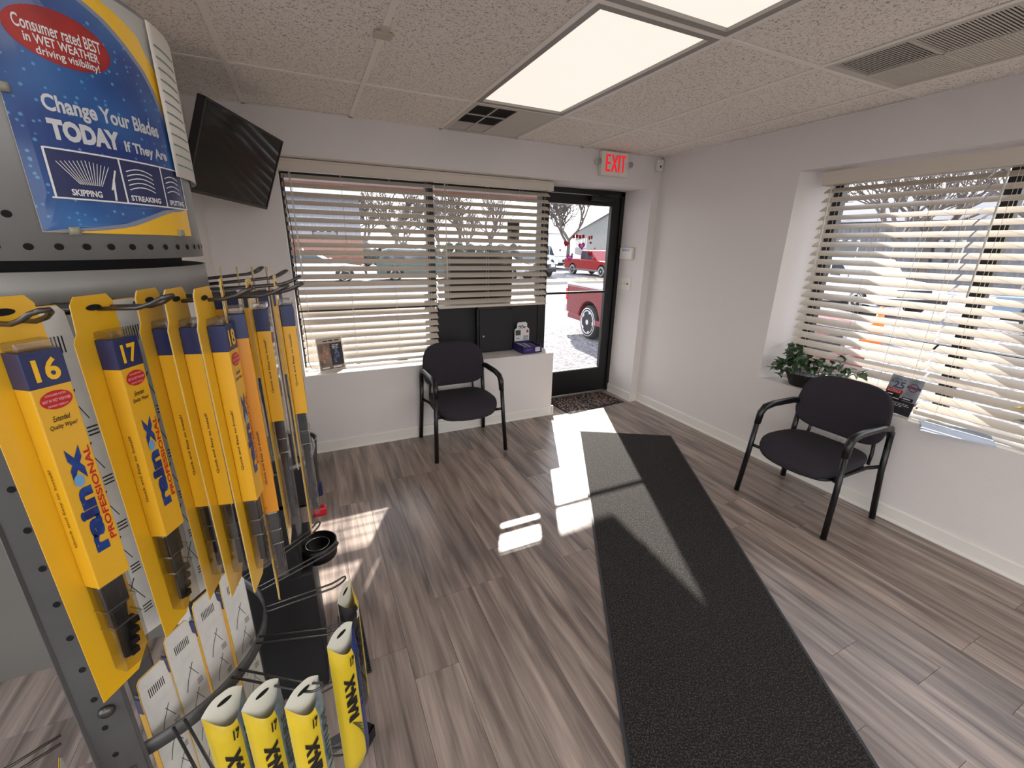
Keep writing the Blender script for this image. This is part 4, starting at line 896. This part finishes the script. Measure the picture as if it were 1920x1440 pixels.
# soft pouches on the lower hooks
pouy = mat('pouch_yellow', srgb(218, 188, 34), .3, coat=.4); pouw = mat('pouch_white', srgb(226, 224, 208), .35); poug = mat('pouch_grey', srgb(150, 158, 156), .3, col2=srgb(96, 110, 118), noise=.3, nscale=18); poub = mat('pouch_navy', srgb(40, 56, 110), .3)
def make_pouch(body_l, body_r, L=.46, word='LATITUDE', num='17', numm=printk):
    t = thing('blade_pouch', '', 'wiper blade pouch', (0, 0, 0)); HW = .038; DP = .026
    def front(u, z):      # u -1..1 across
        k = min(1, max(0, (-z-.028)/.05)); e = min(1, max(0, (z+L)/.05))
        return (HW*u, -.001-(.0005+DP*k*(.35+.65*e))*math.sqrt(max(0, 1-abs(u)**2.2)), z)
    top = lambda u: -.066+.046*abs(u)**2
    def F(u, v, u0, u1):
        uu = u0+(u1-u0)*u; zt = top(uu); zb = -L+.012*uu*uu; return front(uu, zb+(zt-zb)*v)
    obj('front_left', MB().grid(lambda u, v: F(u, v, -1, .25), 18, 24), body_l, t, weld=False)
    obj('front_right', MB().grid(lambda u, v: F(u, v, .25, 1), 10, 24), body_r, t, weld=False)
    P = [(HW*u, (0 if abs(u) < .25 else -.020*((abs(u)-.25)/.75)**1.6)) for u in [-1+.2*i for i in range(11)]]+[(HW, -L), (-HW, -L)]
    obj('back_flap', MB().prism(P, .0008, Matrix.Rotation(PI/2, 4, 'X')), pouw, t)
    h_ = MB(); ell(h_, lambda u, v: (u, -.0012, v), .003, -.022, .014, .0055, 16); obj('hang_hole', h_, holem, t, weld=False)
    ft = lambda off: (lambda u, z: tuple(Vector(front(u, z))-Vector((0, off, 0))))
    a = MB(); text(a, num, ft(.0024), -.18, .20, -.100, -.076, .05, .2); obj('size_number', a, numm, t, weld=False)
    a = MB(); text(a, 'RAIN-X', ft(.0024), -.68, .0, -.265, -.125, .07, 0, True); obj('logo', a, printk, t, weld=False)
    a = MB(); text(a, word, ft(.0024), .36, .78, -.25, -.085, .02, 0, True); obj('word_lettering', a, mat('word_dark', srgb(60, 74, 66), .4), t, weld=False)
    a = MB()
    for k in range(6): stroke(a, ft(.0024), [(-.5+.1*k, -.27-.008*k), (.15+.02*k, -.30-.012*k)], .006)
    obj('spray_lines', a, mat('line_dark', srgb(90, 90, 40), .4), t, weld=False)
    return t
pA = make_pouch(pouy, poug); pB = make_pouch(pouy, poub); pD = make_pouch(mat('pouch_black', srgb(24, 24, 26), .3, coat=.4), pouy, num='20', numm=printw, word='LATITUDE')
G2 = 'wiper blade pouches on the lower hooks'
def pl_(t, x, y, z, az, label): t.location = (x, y, z); t.rotation_euler = (0, 0, math.radians(az+90)); t['label'] = label; t['group'] = G2
pl_(copy_tree(pA), -.022, -1.912, .728, -56, 'yellow and grey blade pouch marked 17, leftmost of the three on the lower front hook')
pl_(copy_tree(pA), .045, -1.928, .730, -54, 'yellow and grey blade pouch marked 17, middle of the three on the lower front hook')
pl_(pA, .120, -1.955, .730, -54, 'yellow and grey blade pouch marked 17, rightmost of the three at the hook end')
pl_(pB, .200, -1.845, .730, -50, 'yellow and blue blade pouch hanging to the right of the three grey ones')
pl_(pD, .220, -1.712, .728, -30, 'black and yellow blade pouch marked 20, behind the yellow and blue one')

# ------------------------------------------------------------------ bin near the front wall
bn = thing('waste_bin', 'small black waste bin with a grey rim on the floor by the front wall', 'bin', (.035, .36, 0))
obj('body', MB().lathe([(0, 0), (.10, 0), (.125, .27), (.118, .27), (.095, .01), (0, .01)], n=32), blackp, bn); obj('rim', MB().tube([(.124*math.cos(a), .124*math.sin(a), .272) for a in [2*PI*i/32 for i in range(32)]], .005, 6, closed=True), mat('bin_rim', srgb(150, 150, 152), .35), bn)

# ------------------------------------------------------------------ outside
GZ = -.15
def gravel():
    m = mat('gravel', srgb(176, 170, 164), .95); n = m.node_tree.nodes; l = m.node_tree.links; b = n['Principled BSDF']; t = [x for x in n if x.type == 'TEX_COORD'][0]
    v = n.new('ShaderNodeTexVoronoi'); v.inputs['Scale'].default_value = 22; l.new(t.outputs['Object'], v.inputs['Vector'])
    r = n.new('ShaderNodeValToRGB'); r.color_ramp.elements[0].color = srgb(66, 64, 66); r.color_ramp.elements[1].color = srgb(150, 146, 148); l.new(v.outputs['Color'], r.inputs[0]); l.new(r.outputs[0], b.inputs['Base Color'])
    bp = n.new('ShaderNodeBump'); bp.inputs['Strength'].default_value = .7; bp.inputs['Distance'].default_value = .02; l.new(v.outputs['Distance'], bp.inputs['Height']); l.new(bp.outputs[0], b.inputs['Normal']); return m
struct(obj('ground', MB().box(-60, 140, -60, 160, GZ-.2, GZ), gravel()))
struct(obj('foundation', MB().box(XO-.3, XR+.345, YB-.2, YW+.01, GZ, -.07), mat('concrete', srgb(170, 165, 158), .9)))
struct(obj('doorstep', MB().box(1.6, 4.1, YW+.012, 1.42, GZ, -.045), mat('concrete_step', srgb(190, 186, 180), .9), bevel=.008))
fasc = mat('canopy_wood', srgb(178, 128, 108), .7); sof = mat('canopy_soffit', srgb(150, 148, 156), .8)
cpoly = [(-3, 1.125), (3.30, 1.125), (3.37, 2.35), (-3, 2.35)]
cn = struct(obj('canopy', MB().prism(cpoly, .22, Matrix.Translation((0, 0, 2.135))), sof))
obj('canopy_beam', MB().box(-3, 3.37, 2.27, 2.35, 2.10, 2.20), fasc, cn)
bmb = MB(); bmb.add([(3.22, 1.125, 2.10), (3.30, 1.125, 2.10), (3.37, 2.35, 2.10), (3.29, 2.35, 2.10), (3.22, 1.125, 2.2), (3.30, 1.125, 2.2), (3.37, 2.35, 2.2), (3.29, 2.35, 2.2)], [(0, 3, 2, 1), (4, 5, 6, 7), (0, 1, 5, 4), (1, 2, 6, 5), (2, 3, 7, 6), (3, 0, 4, 7)]); obj('canopy_beam', bmb, fasc, cn)
struct(obj('kerb', MB().box(-30, 20, 15.4, 15.6, GZ, GZ+.12), mat('kerb', srgb(170, 166, 162), .9)))
tag(obj('grass_verge', MB().box(-30, 20, 15.6, 17.4, GZ, GZ+.08), mat('dry_grass', srgb(158, 130, 96), .95, noise=.3, nscale=3, bump=.6, bscale=30)), 'strip of dry tan grass beyond the gravel lot', 'grass', kind='stuff')
tyre = mat('tyre', srgb(26, 26, 28), .8); chrome = mat('wheel_chrome', srgb(205, 205, 208), .3, metal=.4); wglass = mat('car_glass', srgb(52, 62, 74), .06, spec=.8)
def prof_wheel_poly(xs_, zs_, ax, R=.36):
    return xs_
def vehicle(name, label, cat, loc, az, kind, paint, trimc=None):
    t = thing(name, label, cat, loc, math.radians(az)); hw = .86; wr = .325; ra = .40
    if kind == 'pickup': L = 4.85; ax = (.95, 3.95); up_p = [(0, .42), (.0, .98), (1.62, .98), (3.42, .96), (4.70, .88), (4.85, .50), (4.82, .34)]; cab = [(1.66, .95), (1.74, 1.50), (1.95, 1.54), (2.75, 1.52), (3.42, .95)]
    elif kind == 'suv': L = 4.5; ax = (.85, 3.6); up_p = [(0, .36), (.02, .90), (1.0, .92), (3.3, .90), (4.4, .78), (4.5, .34)]; cab = [(.12, .88), (.32, 1.42), (.6, 1.5), (2.5, 1.46), (3.25, .88)]
    elif kind == 'car': L = 4.4; ax = (.85, 3.5); up_p = [(0, .34), (.0, .80), (.9, .84), (3.2, .82), (4.3, .66), (4.4, .32)]; cab = [(.5, .80), (1.1, 1.28), (2.3, 1.28), (3.15, .80)]
    else: L = 6.2; ax = (1.2, 5.2); up_p = [(3.9, .42), (3.9, 1.0), (5.3, 1.0), (6.1, .82), (6.2, .4)]; cab = [(3.95, .98), (3.95, 1.85), (4.7, 1.85), (5.45, 1.0)]
    # lower edge with wheel arches
    low = []
    x_end = up_p[-1][0]; x_st = up_p[0][0]
    for axx in sorted(ax, reverse=True):
        if axx < x_st+ra: continue
        low += [(axx+ra*math.cos(a), wr+ra*math.sin(a)) for a in [PI*i/10-.0 for i in range(11)]]
    poly = up_p+[(x, max(z, .3)) for x, z in low]
    M = lambda y: Matrix(((1, 0, 0, 0), (0, 0, 1, y), (0, 1, 0, 0), (0, 0, 0, 1)))
    obj('body', MB().prism(poly, 2*hw, M(-hw)), paint, t, bevel=.03)
    obj('chassis', MB().box(.15, L-.2, -hw+.12, hw-.12, .28, .55), blackm, t)
    obj('cab', MB().prism(cab, 2*hw-.16, M(-hw+.08)), paint, t, bevel=.04)
    cx = sum(p[0] for p in cab)/len(cab); cz = 1.2 if kind != 'van' else 1.4
    wp = [(cx+(x-cx)*.86, max(cz+(z-cz)*.78, min(z_ for _, z_ in cab)+.06)) for x, z in cab]
    for s_ in (-1, 1):
        obj('side_window', MB().prism(wp, .012, M(s_*(hw-.08)-(.0 if s_ > 0 else .012))), wglass, t)
        obj('pillar', MB().box(cx-.03, cx+.03, s_*(hw-.075)-.012, s_*(hw-.075)+.012, .95, cz+.24), paint, t)
        obj('mirror', MB().box(cab[-1][0]-.32, cab[-1][0]-.18, s_*(hw+.02)-.08, s_*(hw+.02)+.08, cab[-1][1]+.06, cab[-1][1]+.22), paint if kind != 'van' else blackp, t, bevel=.02)
    a_, b_ = Vector((cab[-2][0], cab[-2][1])), Vector((cab[-1][0], cab[-1][1])); dn = Vector((b_.y-a_.y, -(b_.x-a_.x))).normalized()*-.02
    q0, q1 = a_.lerp(b_, .1)-dn, a_.lerp(b_, .88)-dn; w_ = hw-.16
    obj('windscreen', MB().add([(q0.x, -w_, q0.y), (q0.x, w_, q0.y), (q1.x, w_, q1.y), (q1.x, -w_, q1.y), (q0.x-.03, -w_, q0.y-.03), (q0.x-.03, w_, q0.y-.03), (q1.x-.03, w_, q1.y-.03), (q1.x-.03, -w_, q1.y-.03)], [(0, 1, 2, 3), (7, 6, 5, 4), (0, 4, 5, 1), (1, 5, 6, 2), (2, 6, 7, 3), (3, 7, 4, 0)]), mat('screen', srgb(150, 164, 180), .05, spec=.8), t)
    if kind == 'pickup':
        obj('bed_liner', MB().box(.06, 1.60, -hw+.07, hw-.07, .975, .985), blackm, t); obj('bed_rail', MB().box(.02, 1.64, -hw-.005, -hw+.07, .98, 1.015).box(.02, 1.64, hw-.07, hw+.005, .98, 1.015), chrome, t, weld=False)
        obj('rear_bumper', MB().box(-.14, .02, -hw+.02, hw-.02, .40, .58), chrome, t, bevel=.02)
        for s_ in (-1, 1): obj('tail_light', MB().box(-.012, .06, s_*(hw-.03)-.04, s_*(hw-.03)+.04, .66, .90), printr, t)
        obj('rocker', MB().box(.1, L-.1, -hw-.006, hw+.006, .30, .40), trimc or paint, t, bevel=.01)
    if kind == 'van':
        obj('cargo_box', MB().box(0, 3.85, -1.0, 1.0, .70, 2.75), printw, t, bevel=.02); a = MB()
        for (x0, x1, y0, y1, z0, z1) in ((-.01, 3.86, -1.01, 1.01, .68, .74), (-.01, 3.86, -1.01, 1.01, 2.70, 2.77)): a.box(x0, x1, y0, y1, z0, z1)
        obj('box_trim', a, mat('van_trim', srgb(150, 156, 168), .4), t, weld=False)
    obj('front_bumper', MB().box(L-.10, L+.06, -hw+.03, hw-.03, .32, .52), trimc or blackp, t, bevel=.02)
    for s_ in (-1, 1): obj('headlight', MB().box(L-.12, L-.03, s_*(hw-.2)-.12, s_*(hw-.2)+.12, .58, .74), mat('headlight', srgb(220, 224, 228), .1), t, bevel=.02)
    obj('grille', MB().box(L-.09, L-.01, -.42, .42, .56, .76), blackp, t, bevel=.01)
    for x in ax:
        for s_ in (-1, 1):
            y = s_*(hw-.10)
            w = obj('wheel', MB().lathe([(0, -.11), (.20, -.11), (.30, -.10), (wr, -.07), (wr, .07), (.30, .10), (.20, .11), (0, .11)], (0, 0, 0), 28, 'y'), tyre, t, loc=(x, y, wr))
            rm = MB(); ys_ = .112*s_; rm.lathe([(.225, ys_*.85), (.232, ys_*1.02), (.215, ys_*1.03), (.20, ys_*.7), (0, ys_*.62)], (0, 0, 0), 28, 'y')
            for k in range(5):
                a0 = 2*PI*k/5
                vs = [(math.cos(a0+d)*r, ys_*h_, math.sin(a0+d)*r) for d, r, h_ in ((-.5, .05, .95), (.5, .05, .95), (.16, .21, .99), (-.16, .21, .99))]
                rm.add(vs, [(0, 1, 2, 3)])
            rm.cyl((0, min(ys_, ys_*1.05), 0), .05, abs(ys_)*.06, 'y', 12); obj('rim', rm, chrome, w, weld=False)
            wwl = MB().lathe([(.262, ys_*.98), (.275, ys_*.985), (.275, ys_*.97)], (0, 0, 0), 28, 'y')
            if kind == 'pickup': obj('white_wall', wwl, printw, w, weld=False)
    return t
redp = mat('paint_red', srgb(112, 12, 24), .3, coat=.25); redp2 = mat('paint_bright_red', srgb(140, 16, 22), .35, coat=.2)
vehicle('pickup_truck', 'dark red pickup truck parked just outside the glass door', 'pickup truck', (6.05, 5.08, GZ), -95, 'pickup', redp, redp)
vehicle('pickup_truck', 'bright red pickup truck parked beyond the dry grass strip', 'pickup truck', (17.0, 23.0, GZ), -88, 'pickup', redp2, mat('trim_grey', srgb(120, 112, 108), .4))
vehicle('box_truck', 'white box truck parked left of the far red pickup', 'truck', (19.6, 33.4, GZ), -95, 'van', mat('paint_white', srgb(226, 228, 232), .3), None)
vehicle('sport_utility_vehicle', 'dark grey vehicle whose nose shows at the left of the door glass', 'car', (13.2, 24.0, GZ), -98, 'suv', mat('paint_dark', srgb(58, 64, 66), .25, coat=.5))
vehicle('parked_car', 'white car seen through the left blind', 'car', (-1.6, 19.6, GZ), -5, 'car', mat('paint_cream', srgb(214, 216, 224), .3))
vehicle('parked_car', 'dark teal car seen through the left blind near its middle bar', 'car', (3.4, 19.8, GZ), -8, 'suv', mat('paint_teal', srgb(60, 84, 84), .3))
vehicle('parked_car', 'silver car seen through the raised blind', 'car', (8.6, 21.0, GZ), -60, 'car', mat('paint_silver', srgb(170, 172, 178), .3))
vehicle('parked_car', 'white pickup seen through the blinds of the right window', 'pickup truck', (17.5, 7.5, GZ), -120, 'pickup', mat('paint_white2', srgb(216, 218, 220), .3))
vehicle('parked_car', 'blue grey car seen through the blinds of the right window', 'car', (15.5, 1.5, GZ), -100, 'car', mat('paint_bluegrey', srgb(110, 130, 150), .3))
def building(name, label, loc, az, L, D, Hh, wallc, roofc, wins, ribs=0):
    t = thing(name, label, 'building', loc, math.radians(az))
    obj('walls', MB().box(0, L, 0, D, 0, Hh), mat(name+'_wall', wallc, .8), t); obj('roof', MB().prism([(-.3, 0), (D/2, D*.16), (D+.3, 0)], L+.6, Matrix(((0, 0, 1, -.3), (1, 0, 0, 0), (0, 1, 0, Hh), (0, 0, 0, 1)))), mat(name+'_roof', roofc, .7), t)
    if ribs:
        a = MB(); x = 0
        while x < L: a.box(x, x+.3, -.06, 0, .0, Hh); x += ribs
        obj('cladding_rib', a, mat(name+'_rib', tuple(c*.72 for c in wallc[:3])+(1,), .7), t, weld=False); bpy.context.view_layer.update(); t.children[-1]['kind'] = 'stuff'
    for (x, z, w, h) in wins:
        f = obj('window', MB().box(x-.08, x+w+.08, -.06, .0, z-.08, z+h+.08), trimm, t); obj('pane', MB().box(x, x+w, -.08, -.05, z, z+h), wglass, f)
    return t
building('warehouse', 'long pale ribbed metal building behind the bare tree', (65.5, 97.6, GZ), -120, 70, 18, 5.3, srgb(160, 162, 160), srgb(120, 120, 122), [(3+4.2*k, 1.6, 1.1, 1.6) for k in range(9)], .9)
building('roadside_building', 'low building of grey siding and brick seen through the left blind', (-9, 30, GZ), 0, 13, 10, 4.5, srgb(140, 140, 148), srgb(96, 95, 98), [(1+3*k, 1.2, 1.4, 1.2) for k in range(4)], .45)
obj('brick_base', MB().box(0, 13.02, -.12, 0, 0, 1.9), mat('brick', srgb(130, 82, 66), .9, noise=.2, nscale=12), [o for o in bpy.data.objects if o.name == 'roadside_building'][0])
building('storage_building', 'grey metal building seen through the blinds of the right window', (33, 18, GZ), -75, 34, 12, 3.6, srgb(130, 132, 140), srgb(110, 110, 116), [(2+5*k, 1.2, 1.4, 1.2) for k in range(6)], .5)
def tree(label, x, y, h, seed, name='bare_tree', az0=0, spread=.5, depth=5):
    rn_ = random.Random(seed); mb = MB()
    def br_(p, d, L, r, k):
        q = p+d*L; m = p.lerp(q, .5)+Vector((rn_.uniform(-1, 1), rn_.uniform(-1, 1), 0))*L*.05
        mb.tube([p, m, q], [r, r*.82, r*.66], 5 if k > 2 else 3)
        if k == 0: return
        for i in range(4 if k > 3 else 3):
            a = rn_.uniform(0, 2*PI); t_ = rn_.uniform(.45, .95)*spread*1.5
            ax_ = d.cross(Vector((math.cos(a), math.sin(a), .3))).normalized(); nd = (Matrix.Rotation(t_, 3, ax_) @ d); nd.z += .12; nd.normalize()
            br_(p.lerp(q, rn_.uniform(.6, 1)) if i else q, nd, L*rn_.uniform(.62, .85), r*.62, k-1)
    t = thing(name, label, 'tree', (x, y, GZ))
    br_(Vector((0, 0, 0)), Vector((.02, 0, 1)), h*.26, h*.021, depth)
    obj('branches', mb, mat('bark', srgb(96, 88, 84), .9) if 'bark' not in bpy.data.materials else bpy.data.materials['bark'], t, weld=False)
tree('large bare tree standing in front of the ribbed building', 18.6, 26.5, 8.5, 5, depth=6, spread=.62)
for k, (x, y, h) in enumerate(((8, 36, 7), (12, 39, 8), (16, 42, 7.5), (4.5, 44, 8.5))):
    tree('bare tree in the row beyond the road, %s from the left through the front blinds' % ['second', 'third', 'fourth', 'first'][k], x, y, h, 20+k, depth=5)
for k, (x, y, h) in enumerate(((22, 16, 8), (26, 9, 9), (21, 3, 8), (27, -4, 9))):
    tree('bare tree %s from the left through the right window blinds' % ['first', 'second', 'third', 'fourth'][k], x, y, h, 40+k, depth=5)
bt = [o for o in bpy.data.objects if o.name.startswith('bare_tree')]
for k, (x, y, z_) in enumerate(((6.2, 47, 1.3), (10, 49, 1.35), (14.5, 52, 1.3), (19.5, 55, 1.4), (25, 58, 1.45), (31, 18, 1.2), (34, 11, 1.25), (33, 2, 1.2), (30, -9, 1.2))):
    c = copy_tree(bt[1+k % 8]); c.location = (x, y, GZ); c.rotation_euler = (0, 0, k*1.3); c.scale = (z_*1.3, z_*1.3, z_)
    c['label'] = 'hazy bare tree in the far wood line beyond the lot'; c['group'] = 'far wood line'
hb = random.Random(9)
for k, (x, y) in enumerate(((5.6, 33.5), (9.0, 34.5), (12.6, 35), (16.4, 36.5), (20.5, 39))):
    m_ = MB()
    for q in range(26):
        c_ = Vector((hb.uniform(-1.7, 1.7), hb.uniform(-.6, .6), hb.uniform(.3, 1.5))); r_ = hb.uniform(.3, .55)
        m_.lathe([(0, -r_), (r_*.7, -r_*.6), (r_, 0), (r_*.6, r_*.7), (0, r_)], c_, 7, smooth=False)
    t = thing('hedge', '%s from the left of the dark hedges beyond the lot' % ['first', 'second', 'third', 'fourth', 'fifth'][k], 'hedge', (x, y, GZ), group='far hedges')
    obj('foliage', m_, mat('hedge_green', srgb(62, 70, 60), .9, noise=.4, nscale=4) if k == 0 else bpy.data.materials['hedge_green'], t, weld=False)
cn_ = thing('traffic_cone', 'orange traffic cone outside the right window', 'cone', (10.5, 1.9, GZ))
obj('cone', MB().lathe([(0, .02), (.16, .02), (.03, .7), (0, .7)], n=20), mat('cone_orange', srgb(240, 120, 20), .5), cn_); obj('base', MB().box(-.2, .2, -.2, .2, 0, .03), mat('cone_base', srgb(230, 110, 20), .5), cn_)
